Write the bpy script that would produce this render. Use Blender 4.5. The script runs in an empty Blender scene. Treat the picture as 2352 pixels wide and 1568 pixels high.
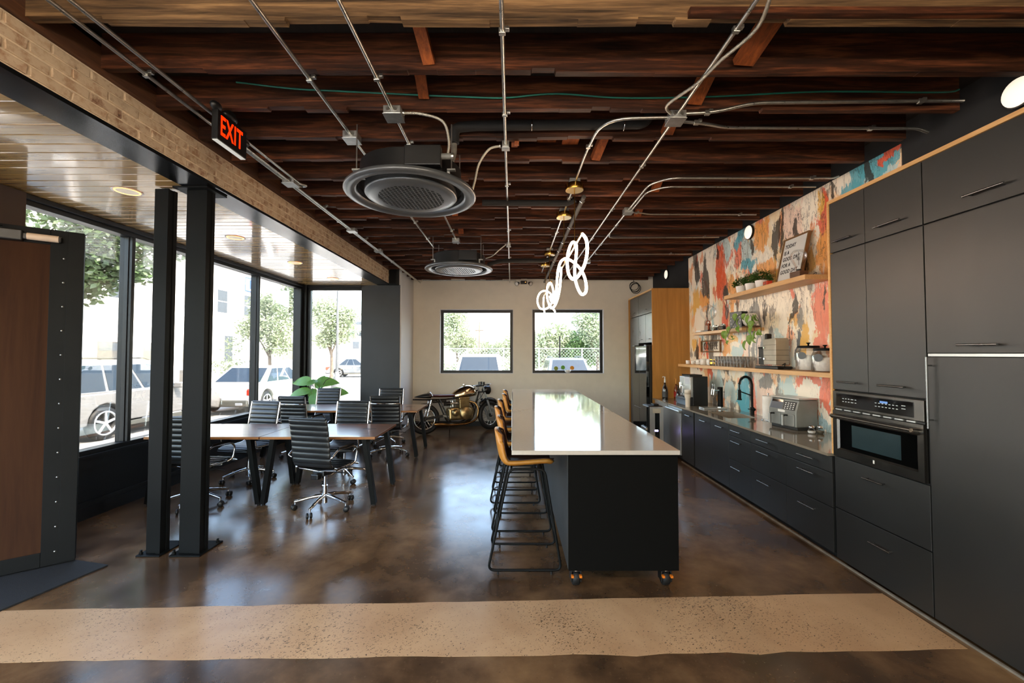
import bpy, bmesh, math, random
from mathutils import Vector, Matrix, Euler

# ---------------------------------------------------------------- camera, sky, sun, exposure
SC = bpy.context.scene
COL = SC.collection
RND = random.Random(11)
PI = math.pi

cam_data = bpy.data.cameras.new('camera')
cam_data.sensor_width = 36.0
cam_data.lens = 36.0 * 955.0 / 2352.0
cam_data.clip_start = 0.05
cam_data.clip_end = 400
cam = bpy.data.objects.new('camera', cam_data)
COL.objects.link(cam)
cam.location = (0, 0, 1.65)
cam.rotation_euler = (PI / 2 + math.atan(28 / 955.0), 0, 0)
SC.camera = cam

SUN_EL, SUN_AZ = math.radians(52), math.radians(118)      # azimuth clockwise from +y: sun over the right-hand roof, a little behind
world = bpy.data.worlds.new('sky'); SC.world = world
world.use_nodes = True
wn = world.node_tree.nodes; wl = world.node_tree.links
sky = wn.new('ShaderNodeTexSky')
sky.sky_type = 'NISHITA'
sky.sun_disc = False
sky.sun_elevation = SUN_EL
sky.sun_rotation = SUN_AZ
sky.air_density = 1.2
sky.dust_density = 2.5
sky.ozone_density = 1.2
wl.new(sky.outputs[0], wn['Background'].inputs[0])
wn['Background'].inputs[1].default_value = 0.45

sun_d = bpy.data.lights.new('sun', 'SUN'); sun_d.energy = 3.2; sun_d.angle = 0.01; sun_d.color = (1, .95, .86)
sun = bpy.data.objects.new('sun', sun_d); COL.objects.link(sun)
sd = Vector((math.sin(SUN_AZ) * math.cos(SUN_EL), math.cos(SUN_AZ) * math.cos(SUN_EL), math.sin(SUN_EL)))
sun.rotation_euler = sd.to_track_quat('Z', 'Y').to_euler()

def portal(name, loc, rot, sx, sy):                        # sampling guides in the glazed openings; they give off nothing themselves
    d = bpy.data.lights.new(name, 'AREA'); d.shape = 'RECTANGLE'; d.size = sx; d.size_y = sy
    d.cycles.is_portal = True
    o = bpy.data.objects.new(name, d); o.location = loc; o.rotation_euler = rot; COL.objects.link(o)
portal('portal_street', (-4.42, 5.6, 1.83), (0, -PI / 2, 0), 2.5, 5.8)
portal('portal_street_entry', (-4.42, .65, 1.6), (0, -PI / 2, 0), 2.9, 3.9)
portal('portal_corner', (-3.65, 8.62, 1.83), (-PI / 2, 0, 0), 1.1, 2.4)
portal('portal_rear_wall', (.22, 9.72, 1.93), (-PI / 2, 0, 0), 3.9, 1.5)
portal('portal_front', (-.5, -1.55, 1.6), (PI / 2, 0, 0), 7.2, 2.9)

SC.view_settings.view_transform = 'Standard'
SC.view_settings.look = 'None'
SC.view_settings.gamma = 1
SC.view_settings.use_curve_mapping = False
SC.view_settings.exposure = 2.3
SC.view_settings.use_white_balance = True
SC.view_settings.white_balance_temperature = 7100
SC.view_settings.white_balance_tint = 11
cy = SC.cycles
cy.use_denoising = True
cy.max_bounces = 9; cy.diffuse_bounces = 5; cy.glossy_bounces = 4; cy.transmission_bounces = 6; cy.transparent_max_bounces = 12
cy.caustics_reflective = False; cy.caustics_refractive = False
cy.sample_clamp_indirect = 6.0
cy.use_adaptive_sampling = True; cy.adaptive_threshold = 0.02

# ---------------------------------------------------------------- materials
def lin(h):
    h = h.lstrip('#')
    c = [int(h[i:i + 2], 16) / 255 for i in (0, 2, 4)]
    return tuple([x / 12.92 if x <= .04045 else ((x + .055) / 1.055) ** 2.4 for x in c]) + (1,)

def base_mat(name):
    m = bpy.data.materials.new(name); m.use_nodes = True
    nt = m.node_tree
    return m, nt, nt.nodes['Principled BSDF']

def N(nt, kind, **kw):
    n = nt.nodes.new(kind)
    for k, v in kw.items():
        if k.startswith('i_'):
            n.inputs[k[2:].replace('_', ' ')].default_value = v
        else:
            setattr(n, k, v)
    return n

def ramp(nt, src, stops, interp='LINEAR'):
    r = nt.nodes.new('ShaderNodeValToRGB'); r.color_ramp.interpolation = interp
    E_ = r.color_ramp.elements
    while len(E_) > 1: E_.remove(E_[-1])
    for k, (p, c) in enumerate(stops):
        e = E_[0] if k == 0 else E_.new(p)
        e.position = p; e.color = c if not isinstance(c, str) else lin(c)
    nt.links.new(src, r.inputs[0]); return r

def mixc(nt, fac, a, b, blend='MIX'):
    m = nt.nodes.new('ShaderNodeMix'); m.data_type = 'RGBA'; m.blend_type = blend
    for s, v in ((m.inputs[0], fac), (m.inputs[6], a), (m.inputs[7], b)):
        if hasattr(v, 'is_linked') or hasattr(v, 'links'): nt.links.new(v, s)
        else: s.default_value = lin(v) if isinstance(v, str) else v
    return m.outputs[2]

def math_(nt, op, a, b=0.0, c=None):
    m = nt.nodes.new('ShaderNodeMath'); m.operation = op
    for i, v in enumerate((a, b, c)):
        if v is None: continue
        if hasattr(v, 'links'): nt.links.new(v, m.inputs[i])
        else: m.inputs[i].default_value = v
    return m.outputs[0]

def coords(nt, scale=(1, 1, 1), out='Object', loc=(0, 0, 0)):
    t = nt.nodes.new('ShaderNodeTexCoord'); mp = nt.nodes.new('ShaderNodeMapping')
    mp.inputs['Scale'].default_value = scale; mp.inputs['Location'].default_value = loc
    nt.links.new(t.outputs[out], mp.inputs[0]); return mp.outputs[0]

def noise(nt, vec, scale=5, detail=4, rough=.55, dist=0):
    n = nt.nodes.new('ShaderNodeTexNoise')
    n.inputs['Scale'].default_value = scale; n.inputs['Detail'].default_value = detail
    n.inputs['Roughness'].default_value = rough; n.inputs['Distortion'].default_value = dist
    nt.links.new(vec, n.inputs['Vector']); return n.outputs[0]

def bump(nt, p, h, strength=.2, dist=.01):
    b = nt.nodes.new('ShaderNodeBump'); b.inputs['Strength'].default_value = strength; b.inputs['Distance'].default_value = dist
    nt.links.new(h, b.inputs['Height']); nt.links.new(b.outputs[0], p.inputs['Normal'])

def plain(name, col, rough=.5, metal=0.0, var=.12, vs=6.0, bmp=0.0, bs=60.0, coat=0.0, spec=None, emit=None, es=0.0, rv=.08):
    m, nt, p = base_mat(name)
    v = coords(nt)
    n = noise(nt, v, vs, 4)
    c = lin(col) if isinstance(col, str) else col
    r = ramp(nt, n, [(.3, tuple(x * (1 - var) for x in c[:3]) + (1,)), (.7, tuple(min(1, x * (1 + var)) for x in c[:3]) + (1,))])
    nt.links.new(r.outputs[0], p.inputs['Base Color'])
    p.inputs['Metallic'].default_value = metal
    rr = nt.nodes.new('ShaderNodeMapRange')
    rr.inputs['To Min'].default_value = max(0, rough - rv); rr.inputs['To Max'].default_value = min(1, rough + rv)
    nt.links.new(n, rr.inputs[0]); nt.links.new(rr.outputs[0], p.inputs['Roughness'])
    if coat: p.inputs['Coat Weight'].default_value = coat; p.inputs['Coat Roughness'].default_value = .06
    if spec is not None: p.inputs['Specular IOR Level'].default_value = spec
    if bmp: bump(nt, p, noise(nt, v, bs, 3), bmp, .004)
    if emit:
        p.inputs['Emission Color'].default_value = lin(emit) if isinstance(emit, str) else emit
        p.inputs['Emission Strength'].default_value = es
    return m

def wood(name, dark, light, scale=(1, 14, 14), rough=.45, coat=0.0, vary=True, contrast=1.0, bmp=.15, ns=3.0, knots=False, mid=None):
    """grain runs along the axis with the small scale"""
    m, nt, p = base_mat(name)
    t = nt.nodes.new('ShaderNodeTexCoord'); mp = nt.nodes.new('ShaderNodeMapping'); mp.inputs['Scale'].default_value = scale
    oi = nt.nodes.new('ShaderNodeObjectInfo')
    add = nt.nodes.new('ShaderNodeVectorMath'); add.operation = 'ADD'
    mul = nt.nodes.new('ShaderNodeVectorMath'); mul.operation = 'SCALE'
    cmb = nt.nodes.new('ShaderNodeCombineXYZ')
    for i in range(3): nt.links.new(oi.outputs['Random'], cmb.inputs[i])
    nt.links.new(cmb.outputs[0], mul.inputs[0]); mul.inputs['Scale'].default_value = 37.0
    nt.links.new(t.outputs['Object'], mp.inputs[0]); nt.links.new(mp.outputs[0], add.inputs[0]); nt.links.new(mul.outputs[0], add.inputs[1])
    vec = add.outputs[0]
    a = noise(nt, vec, ns, 6, .6, .8)
    b = noise(nt, vec, ns * 5, 3, .6, .2)
    f = math_(nt, 'ADD', math_(nt, 'MULTIPLY', a, .75), math_(nt, 'MULTIPLY', b, .25))
    stops = [(.5 - .2 / contrast, dark), (.5 + .2 / contrast, light)]
    if mid: stops.insert(1, (.5, mid))
    c = ramp(nt, f, stops).outputs[0]
    if vary:
        hs = nt.nodes.new('ShaderNodeHueSaturation')
        nt.links.new(math_(nt, 'MULTIPLY_ADD', oi.outputs['Random'], .5, .75), hs.inputs['Value'])
        nt.links.new(c, hs.inputs['Color']); c = hs.outputs[0]
    if knots:
        vo = nt.nodes.new('ShaderNodeTexVoronoi'); vo.inputs['Scale'].default_value = 2.2
        nt.links.new(add.outputs[0], vo.inputs['Vector'])
        k = ramp(nt, vo.outputs['Distance'], [(.05, (1, 1, 1, 1)), (.13, (0, 0, 0, 1))]).outputs[0]
        c = mixc(nt, math_(nt, 'MULTIPLY', k, .8), c, '#4a2c14')
    nt.links.new(c, p.inputs['Base Color'])
    p.inputs['Roughness'].default_value = rough
    if coat: p.inputs['Coat Weight'].default_value = coat; p.inputs['Coat Roughness'].default_value = .07
    bump(nt, p, f, bmp, .006)
    return m

def glass(name, tint=(1, 1, 1, 1), refl=.5, rough=0.0, body=0.0, body_col='#ffffff'):
    """thin clear glass: see-through with a Fresnel reflection"""
    m = bpy.data.materials.new(name); m.use_nodes = True; nt = m.node_tree; nt.nodes.clear()
    o = nt.nodes.new('ShaderNodeOutputMaterial')
    tr = nt.nodes.new('ShaderNodeBsdfTransparent'); tr.inputs[0].default_value = tint
    gl = nt.nodes.new('ShaderNodeBsdfGlossy'); gl.inputs['Roughness'].default_value = rough
    lw = nt.nodes.new('ShaderNodeFresnel'); lw.inputs[0].default_value = 1.45
    v = coords(nt); nz = noise(nt, v, 1.5, 2)
    mx = nt.nodes.new('ShaderNodeMixShader')
    nt.links.new(math_(nt, 'MULTIPLY', lw.outputs[0], math_(nt, 'MULTIPLY_ADD', nz, .1, refl)), mx.inputs[0])
    nt.links.new(tr.outputs[0], mx.inputs[1]); nt.links.new(gl.outputs[0], mx.inputs[2])
    s = mx.outputs[0]
    if body:
        df = nt.nodes.new('ShaderNodeBsdfPrincipled'); df.inputs['Base Color'].default_value = lin(body_col); df.inputs['Roughness'].default_value = .2
        m2 = nt.nodes.new('ShaderNodeMixShader'); m2.inputs[0].default_value = body
        nt.links.new(s, m2.inputs[1]); nt.links.new(df.outputs[0], m2.inputs[2]); s = m2.outputs[0]
    nt.links.new(s, o.inputs[0])
    return m

def leaf_mat(name, a, b, rough=.45, sub=True):
    m, nt, p = base_mat(name)
    g = nt.nodes.new('ShaderNodeNewGeometry')
    n = noise(nt, coords(nt), 9, 3)
    f = math_(nt, 'ADD', math_(nt, 'MULTIPLY', g.outputs['Random Per Island'], .6), math_(nt, 'MULTIPLY', n, .4))
    nt.links.new(ramp(nt, f, [(.15, a), (.85, b)]).outputs[0], p.inputs['Base Color'])
    p.inputs['Roughness'].default_value = rough
    if sub:
        tr = nt.nodes.new('ShaderNodeBsdfTranslucent'); tr.inputs[0].default_value = lin(b)
        mx = nt.nodes.new('ShaderNodeMixShader'); mx.inputs[0].default_value = .25
        out = nt.nodes['Material Output']
        nt.links.new(p.outputs[0], mx.inputs[1]); nt.links.new(tr.outputs[0], mx.inputs[2]); nt.links.new(mx.outputs[0], out.inputs[0])
    return m

def emitter(name, col, strength):
    m, nt, p = base_mat(name)
    p.inputs['Base Color'].default_value = lin(col); p.inputs['Roughness'].default_value = .4
    p.inputs['Emission Color'].default_value = lin(col); p.inputs['Emission Strength'].default_value = strength
    return m

# ---------------------------------------------------------------- mesh helpers
class MB:
    def __init__(s): s.v = []; s.f = []; s.sm = []
    def add(s, vs, fs, smooth=False):
        b = len(s.v); s.v += [tuple(x) for x in vs]
        for f in fs: s.f.append(tuple(b + i for i in f)); s.sm.append(smooth)
        return s
    def bx(s, x0, x1, y0, y1, z0, z1):
        if x0 > x1: x0, x1 = x1, x0
        if y0 > y1: y0, y1 = y1, y0
        if z0 > z1: z0, z1 = z1, z0
        return s.add([(x0, y0, z0), (x1, y0, z0), (x1, y1, z0), (x0, y1, z0), (x0, y0, z1), (x1, y0, z1), (x1, y1, z1), (x0, y1, z1)],
                     [(3, 2, 1, 0), (4, 5, 6, 7), (0, 1, 5, 4), (1, 2, 6, 5), (2, 3, 7, 6), (3, 0, 4, 7)])
    def obox(s, p, q, w, h, up=(0, 0, 1)):
        """a bar from p to q, w wide and h high"""
        p, q = Vector(p), Vector(q); d = (q - p).normalized(); u = Vector(up)
        r = d.cross(u)
        if r.length < 1e-5: r = d.cross(Vector((1, 0, 0)))
        r.normalize(); u = r.cross(d).normalized(); r *= w / 2; u *= h / 2
        vs = [p - r - u, p + r - u, p + r + u, p - r + u, q - r - u, q + r - u, q + r + u, q - r + u]
        return s.add(vs, [(0, 1, 2, 3), (7, 6, 5, 4), (4, 5, 1, 0), (5, 6, 2, 1), (6, 7, 3, 2), (7, 4, 0, 3)])
    def cyl(s, p, q, r0, r1=None, n=14, caps=True):
        r1 = r0 if r1 is None else r1
        p, q = Vector(p), Vector(q); d = (q - p).normalized()
        a = d.orthogonal().normalized(); b = d.cross(a)
        c0 = [p + (a * math.cos(2 * PI * i / n) + b * math.sin(2 * PI * i / n)) * r0 for i in range(n)]
        c1 = [q + (a * math.cos(2 * PI * i / n) + b * math.sin(2 * PI * i / n)) * r1 for i in range(n)]
        s.add(c0 + c1, [(i, (i + 1) % n, n + (i + 1) % n, n + i) for i in range(n)], True)
        if caps:
            if r0 > 1e-6: s.add(c0, [tuple(range(n - 1, -1, -1))])
            if r1 > 1e-6: s.add(c1, [tuple(range(n))])
        return s
    def tube(s, pts, r, n=8, closed=False, caps=True):
        P = [Vector(p) for p in pts]; m = len(P)
        R = r if isinstance(r, (list, tuple)) else [r] * m
        T = []
        for i in range(m):
            if closed: t = P[(i + 1) % m] - P[i - 1]
            else: t = P[min(i + 1, m - 1)] - P[max(i - 1, 0)]
            T.append(t.normalized() if t.length > 1e-9 else Vector((0, 0, 1)))
        a = T[0].orthogonal().normalized(); vs = []
        rings = []
        for i in range(m):
            if i:
                ax = T[i - 1].cross(T[i])
                if ax.length > 1e-7: a = Matrix.Rotation(T[i - 1].angle(T[i]), 3, ax.normalized()) @ a
                a = (a - T[i] * a.dot(T[i])).normalized()
            b = T[i].cross(a)
            rings.append([P[i] + (a * math.cos(2 * PI * k / n) + b * math.sin(2 * PI * k / n)) * R[i] for k in range(n)])
        for g in rings: vs += g
        fs = []
        for i in range(m if closed else m - 1):
            j = (i + 1) % m; off = 0
            if closed and j == 0:
                off = min(range(n), key=lambda o: sum((rings[i][k] - rings[0][(k + o) % n]).length for k in range(n)))
            for k in range(n):
                fs.append((i * n + k, i * n + (k + 1) % n, j * n + (k + 1 + off) % n, j * n + (k + off) % n))
        s.add(vs, fs, True)
        if caps and not closed:
            s.add(rings[0], [tuple(range(n - 1, -1, -1))]); s.add(rings[-1], [tuple(range(n))])
        return s
    def lathe(s, prof, n=20, c=(0, 0, 0), M=None, smooth=True):
        """profile of (r, z); repeat a point for a crisp edge"""
        M = M or Matrix.Identity(3); c = Vector(c)
        seg = [[prof[0]]]
        for p in prof[1:]:
            if p == seg[-1][-1]: seg.append([p])
            else: seg[-1].append(p)
        for g in seg:
            if len(g) < 2: continue
            vs = []
            for r, z in g:
                r = max(r, 1e-5)
                vs += [c + M @ Vector((r * math.cos(2 * PI * k / n), r * math.sin(2 * PI * k / n), z)) for k in range(n)]
            fs = [(i * n + k, i * n + (k + 1) % n, (i + 1) * n + (k + 1) % n, (i + 1) * n + k) for i in range(len(g) - 1) for k in range(n)]
            s.add(vs, fs, smooth)
        return s
    def prism(s, poly, a0, a1, plane='xz'):
        """extrude a polygon: plane names its two axes, a0..a1 runs along the third"""
        f = {'xz': lambda u, v, w: (u, w, v), 'yz': lambda u, v, w: (w, u, v), 'xy': lambda u, v, w: (u, v, w)}[plane]
        n = len(poly)
        vs = [f(u, v, a0) for u, v in poly] + [f(u, v, a1) for u, v in poly]
        s.add(vs, [tuple(range(n)), tuple(range(2 * n - 1, n - 1, -1))] + [(i, n + i, n + (i + 1) % n, (i + 1) % n) for i in range(n)])
        return s
    def ball(s, c, r, n=14, m=9, z0=-1.0, z1=1.0):
        rx, ry, rz = r if isinstance(r, (tuple, list)) else (r, r, r)
        a0, a1 = math.asin(z0), math.asin(z1)
        vs = []
        for i in range(m + 1):
            a = a0 + (a1 - a0) * i / m
            rr = max(math.cos(a), 1e-4)
            vs += [(c[0] + rx * rr * math.cos(2 * PI * k / n), c[1] + ry * rr * math.sin(2 * PI * k / n), c[2] + rz * math.sin(a)) for k in range(n)]
        return s.add(vs, [(i * n + k, i * n + (k + 1) % n, (i + 1) * n + (k + 1) % n, (i + 1) * n + k) for i in range(m) for k in range(n)], True)
    def torus(s, c, R, r, M=None, n=28, k=8):
        M = M or Matrix.Identity(3)
        return s.tube([Vector(c) + M @ Vector((R * math.cos(2 * PI * i / n), R * math.sin(2 * PI * i / n), 0)) for i in range(n)], r, k, True)
    def grid(s, fn, nu, nv, smooth=True, closed_u=False):
        vs = [fn(i / nu, j / nv) for i in range(nu + 1) for j in range(nv + 1)]
        w = nv + 1
        return s.add(vs, [(i * w + j, (i + 1) * w + j, (i + 1) * w + j + 1, i * w + j + 1) for i in range(nu) for j in range(nv)], smooth)
    def xf(s, M):
        s.v = [tuple(M @ Vector(p)) for p in s.v]; return s
    def mesh(s, name):
        me = bpy.data.meshes.new(name); me.from_pydata(s.v, [], s.f)
        me.polygons.foreach_set('use_smooth', s.sm); me.update()
        bm = bmesh.new(); bm.from_mesh(me); bmesh.ops.recalc_face_normals(bm, faces=bm.faces); bm.to_mesh(me); bm.free()
        return me

def obj(name, mb, m, parent=None, bev=0, loc=None, rot=None, seg=2, **props):
    me = mb.mesh(name) if isinstance(mb, MB) else mb
    if m is not None and not me.materials: me.materials.append(m)
    o = bpy.data.objects.new(name, me); COL.objects.link(o)
    if parent is not None: o.parent = parent
    if loc: o.location = loc
    if rot: o.rotation_euler = rot
    if bev:
        b = o.modifiers.new('bevel', 'BEVEL'); b.width = bev; b.segments = seg; b.limit_method = 'ANGLE'; b.angle_limit = .6
    for k, v in props.items(): o[k] = v
    return o

def thing(name, label, cat, loc=(0, 0, 0), rz=0, group=None):
    o = bpy.data.objects.new(name, None); COL.objects.link(o)
    o.empty_display_size = .1
    o.location = loc; o.rotation_euler = (0, 0, rz); o['label'] = label; o['category'] = cat
    if group: o['group'] = group
    return o

def tag(o, label, cat, group=None):
    o['label'] = label; o['category'] = cat
    if group: o['group'] = group
    return o

def struct(name, mb=None, m=None, parent=None, bev=0, **kw):
    if mb is None:
        o = bpy.data.objects.new(name, None); COL.objects.link(o)
        if parent is not None: o.parent = parent
    else: o = obj(name, mb, m, parent, bev, **kw)
    if parent is None: o['kind'] = 'structure'
    return o

def kids(o): return [c for c in bpy.data.objects if c.parent == o]

def dup(root, label, loc=None, rz=None, group=None):
    r = root.copy(); COL.objects.link(r)
    if loc is not None: r.location = loc
    if rz is not None: r.rotation_euler = (0, 0, rz)
    r['label'] = label
    if group: r['group'] = group
    for ch in kids(root):
        c = ch.copy(); COL.objects.link(c); c.parent = r
        for g in kids(ch):
            d = g.copy(); COL.objects.link(d); d.parent = c
    return r

def text(name, body, size, m, parent=None, loc=(0, 0, 0), rot=(0, 0, 0), ext=.002, align='CENTER', sx=1.0, off=0.0, spacing=1.0, shear=0.0):
    cu = bpy.data.curves.new(name, 'FONT'); cu.body = body; cu.size = size; cu.extrude = ext; cu.align_x = align; cu.align_y = 'CENTER'
    cu.offset = off; cu.space_character = spacing; cu.shear = shear
    tmp = bpy.data.objects.new(name, cu); COL.objects.link(tmp)
    me = bpy.data.meshes.new_from_object(tmp.evaluated_get(bpy.context.evaluated_depsgraph_get()))
    bpy.data.objects.remove(tmp); bpy.data.curves.remove(cu)
    me.materials.clear(); me.materials.append(m)
    o = bpy.data.objects.new(name, me); COL.objects.link(o)
    if parent is not None: o.parent = parent
    o.location = loc; o.rotation_euler = rot; o.scale = (sx, 1, 1)
    return o

def arc(c, r, a0, a1, n, ax1, ax2):
    c, ax1, ax2 = Vector(c), Vector(ax1), Vector(ax2)
    return [c + ax1 * (r * math.cos(a0 + (a1 - a0) * i / n)) + ax2 * (r * math.sin(a0 + (a1 - a0) * i / n)) for i in range(n + 1)]

def fillet(pts, r, n=5):
    """round the corners of a polyline"""
    P = [Vector(p) for p in pts]; out = [P[0]]
    for i in range(1, len(P) - 1):
        a, b = (P[i - 1] - P[i]), (P[i + 1] - P[i])
        k = min(r, a.length * .45, b.length * .45)
        s, e = P[i] + a.normalized() * k, P[i] + b.normalized() * k
        for j in range(n + 1):
            t = j / n; out.append(s * (1 - t) ** 2 + P[i] * 2 * t * (1 - t) + e * t * t)
    return out + [P[-1]]

def spline(pts, n=8, closed=False):
    P = [Vector(p) for p in pts]; m = len(P); out = []
    g = lambda i: P[i % m] if closed else P[max(0, min(m - 1, i))]
    for i in range(m if closed else m - 1):
        a, b, c, d = g(i - 1), g(i), g(i + 1), g(i + 2)
        for j in range(n):
            t = j / n
            out.append(.5 * ((2 * b) + (c - a) * t + (2 * a - 5 * b + 4 * c - d) * t * t + (3 * b - a - 3 * c + d) * t ** 3))
    return out if closed else out + [P[-1]]
# ---------------------------------------------------------------- shared materials
def floor_mat():
    m, nt, p = base_mat('stained_concrete')
    v = coords(nt)
    a = noise(nt, v, .7, 5, .55, .1); b = noise(nt, v, 2.9, 5, .58, 0); s = noise(nt, v, 38, 4, .7)
    f = math_(nt, 'ADD', math_(nt, 'MULTIPLY', a, .6), math_(nt, 'MULTIPLY', b, .4))
    c = ramp(nt, f, [(.34, '#2c2119'), (.46, '#503b29'), (.55, '#6f543a'), (.68, '#937451')]).outputs[0]
    c = mixc(nt, ramp(nt, s, [(.60, (0, 0, 0, 1)), (.75, (.35, .35, .35, 1))]).outputs[0], c, '#8b7458')
    c = mixc(nt, ramp(nt, s, [(.26, (.45, .45, .45, 1)), (.36, (0, 0, 0, 1))]).outputs[0], c, '#15100c')
    nt.links.new(c, p.inputs['Base Color'])
    rr = nt.nodes.new('ShaderNodeMapRange'); rr.inputs['From Min'].default_value = .3; rr.inputs['From Max'].default_value = .7
    rr.inputs['To Min'].default_value = .16; rr.inputs['To Max'].default_value = .262
    nt.links.new(b, rr.inputs[0]); nt.links.new(rr.outputs[0], p.inputs['Roughness'])
    p.inputs['Specular IOR Level'].default_value = .85
    bump(nt, p, noise(nt, v, 5, 4), .03, .01)
    return m

def aggregate_mat():
    m, nt, p = base_mat('pale_concrete_aggregate')
    v = coords(nt)
    c = ramp(nt, noise(nt, v, 1.6, 5, .6, .3), [(.3, '#b08a66'), (.7, '#cda982')]).outputs[0]
    vo = nt.nodes.new('ShaderNodeTexVoronoi'); vo.inputs['Scale'].default_value = 58
    t = coords(nt, (1, 1.5, 1)); nt.links.new(mixc(nt, .18, t, noise(nt, v, 30, 2), 'ADD'), vo.inputs['Vector'])
    dens = ramp(nt, noise(nt, v, 1.1, 3), [(.38, (.12, .12, .12, 1)), (.68, (.36, .36, .36, 1))]).outputs[0]
    k = math_(nt, 'LESS_THAN', vo.outputs['Distance'], math_(nt, 'MULTIPLY', dens, ramp(nt, vo.outputs['Color'], [(.35, (0, 0, 0, 1)), (.8, (1.6, 1.6, 1.6, 1))]).outputs[0]))
    c = mixc(nt, math_(nt, 'MULTIPLY', k, .9), c, '#3a2c1e')
    nt.links.new(c, p.inputs['Base Color'])
    p.inputs['Roughness'].default_value = .3
    return m

def brick_mat():
    m, nt, p = base_mat('old_brick')
    oi = nt.nodes.new('ShaderNodeObjectInfo'); v = coords(nt)
    n = noise(nt, coords(nt, loc=(3, 1, 2)), 14, 5, .65)
    add = nt.nodes.new('ShaderNodeVectorMath'); add.operation = 'ADD'
    nt.links.new(v, add.inputs[0]); nt.links.new(oi.outputs['Location'], add.inputs[1])
    n = noise(nt, add.outputs[0], 13, 5, .68)
    base = ramp(nt, oi.outputs['Random'], [(0, '#8f6b50'), (.3, '#a07a5c'), (.55, '#b59878'), (.75, '#84583f'), (.9, '#74543f'), (1, '#c4ab8e')]).outputs[0]
    c = mixc(nt, ramp(nt, n, [(.38, (.1, .1, .1, 1)), (.54, (.85, .85, .85, 1))]).outputs[0], base, '#cdb89c')
    dk = math_(nt, 'MULTIPLY', ramp(nt, n, [(.28, (1, 1, 1, 1)), (.40, (0, 0, 0, 1))]).outputs[0], ramp(nt, oi.outputs['Random'], [(.55, (0, 0, 0, 1)), (.8, (1, 1, 1, 1))]).outputs[0])
    c = mixc(nt, dk, c, '#3e3328')
    nt.links.new(c, p.inputs['Base Color']); p.inputs['Roughness'].default_value = .85
    bump(nt, p, n, .5, .006)
    return m

M = {}
M['floor'] = floor_mat(); M['aggregate'] = aggregate_mat(); M['brick'] = brick_mat()
M['mortar'] = plain('mortar', '#d6c3a8', .9, var=.2, vs=20, bmp=.3)
M['beige'] = plain('beige_paint', '#ded8ca', .75, var=.03, bmp=.05, bs=200)
M['white_paint'] = plain('white_paint', '#d6d6d6', .6, var=.02)
M['charcoal'] = plain('charcoal_plaster', '#34383a', .6, var=.12, vs=2.5, bmp=.05)
M['black_paint'] = plain('black_wall_paint', '#17181a', .7, var=.1)
M['steel_black'] = plain('black_steel', '#090b0b', .52, var=.2, vs=3, spec=.16)
M['lintel'] = plain('oiled_black_steel', '#16191c', .22, .4, var=.25, vs=2, rv=.1)
M['frame_black'] = plain('black_aluminium', '#0d0f11', .4, var=.06, spec=.35)
M['knee'] = plain('blue_black_panel', '#10161c', .42, var=.1)
M['pine'] = wood('varnished_pine', '#a27a43', '#d2ab6c', (.9, 12, 12), .22, coat=1.0, ns=2.2, bmp=.03, knots=True)
M['pine'].node_tree.nodes['Principled BSDF'].inputs['Coat IOR'].default_value = 1.9
M['joist'] = wood('old_joist', '#190c07', '#6e3e25', (.7, 11, 11), .6, ns=2.0, bmp=.6, contrast=1.35, mid='#3c2013')
M['joist_pale'] = wood('weathered_joist', '#2f2319', '#94734f', (.6, 11, 11), .7, ns=1.8, bmp=.6, mid='#614a33', contrast=1.3, vary=False)
for q_ in ('joist', 'joist_pale'): M[q_].node_tree.nodes['Principled BSDF'].inputs['Specular IOR Level'].default_value = .22
M['ledger'] = wood('ledger_wood', '#3a2114', '#74492b', (9, .8, 9), .7, ns=2.4, bmp=.4)
M['redwood'] = wood('reddish_bridging', '#5a2410', '#a85a26', (12, 1.2, 12), .6, ns=3, bmp=.3)
M['deck'] = wood('roof_deck', '#0d0a08', '#20160f', (6, .7, 6), .9)
M['zinc'] = plain('galvanised_steel', '#b9b9b4', .3, .95, var=.12, vs=30)
M['zinc_box'] = plain('galvanised_box', '#a9aba9', .42, .85, var=.15, vs=25)
M['cab'] = plain('matt_black_cabinet', '#1b1c1b', .46, var=.04, vs=1.0, spec=.8, bmp=.03, bs=400)
M['cab_in'] = plain('cabinet_carcass', '#0c0d0e', .7)
M['oak'] = wood('oak_edge', '#c08a50', '#dcae74', (1.2, 14, 14), .5, vary=False)
M['oak_y'] = wood('oak_shelf', '#c2925c', '#dcb07c', (14, 1.0, 14), .45, vary=False, bmp=.06)
M['oak_v'] = wood('oak_veneer', '#8f5f26', '#c08a45', (7, 7, .55), .45, vary=False, contrast=.75, ns=1.3, bmp=.04)
M['pull'] = plain('black_pull', '#7b7d7e', .25, .95)
M['counter'] = plain('taupe_quartz', '#857b6c', .1, var=.05, vs=40, coat=.3)
M['quartz'] = plain('pale_quartz', '#b9b3aa', .07, var=.03, vs=50, coat=.4)
M['stainless'] = plain('stainless', '#c4c8c8', .34, .75, var=.04)
M['black_stainless'] = plain('black_stainless', '#716f6b', .24, .95, var=.05)
M['black_glass'] = plain('black_glass', '#050606', .05, var=.05, coat=.5)
M['black_plastic'] = plain('black_plastic', '#101112', .4)
M['chrome'] = plain('chrome', '#d9dadb', .07, 1.0, var=.02)
M['leather_black'] = plain('black_leather', '#17191a', .36, var=.1, vs=14, bmp=.15, bs=180, spec=.6)
M['leather_tan'] = plain('tan_leather', '#b4782e', .45, var=.14, vs=9, bmp=.12, bs=150)
M['leather_brown'] = plain('dark_brown_leather', '#3a2015', .4, var=.18, vs=9, bmp=.12, bs=150)
M['walnut'] = wood('walnut_top', '#4a2716', '#8a5430', (1.0, 11, 11), .28, coat=.35, ns=2.2, vary=False, bmp=.05)
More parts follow.
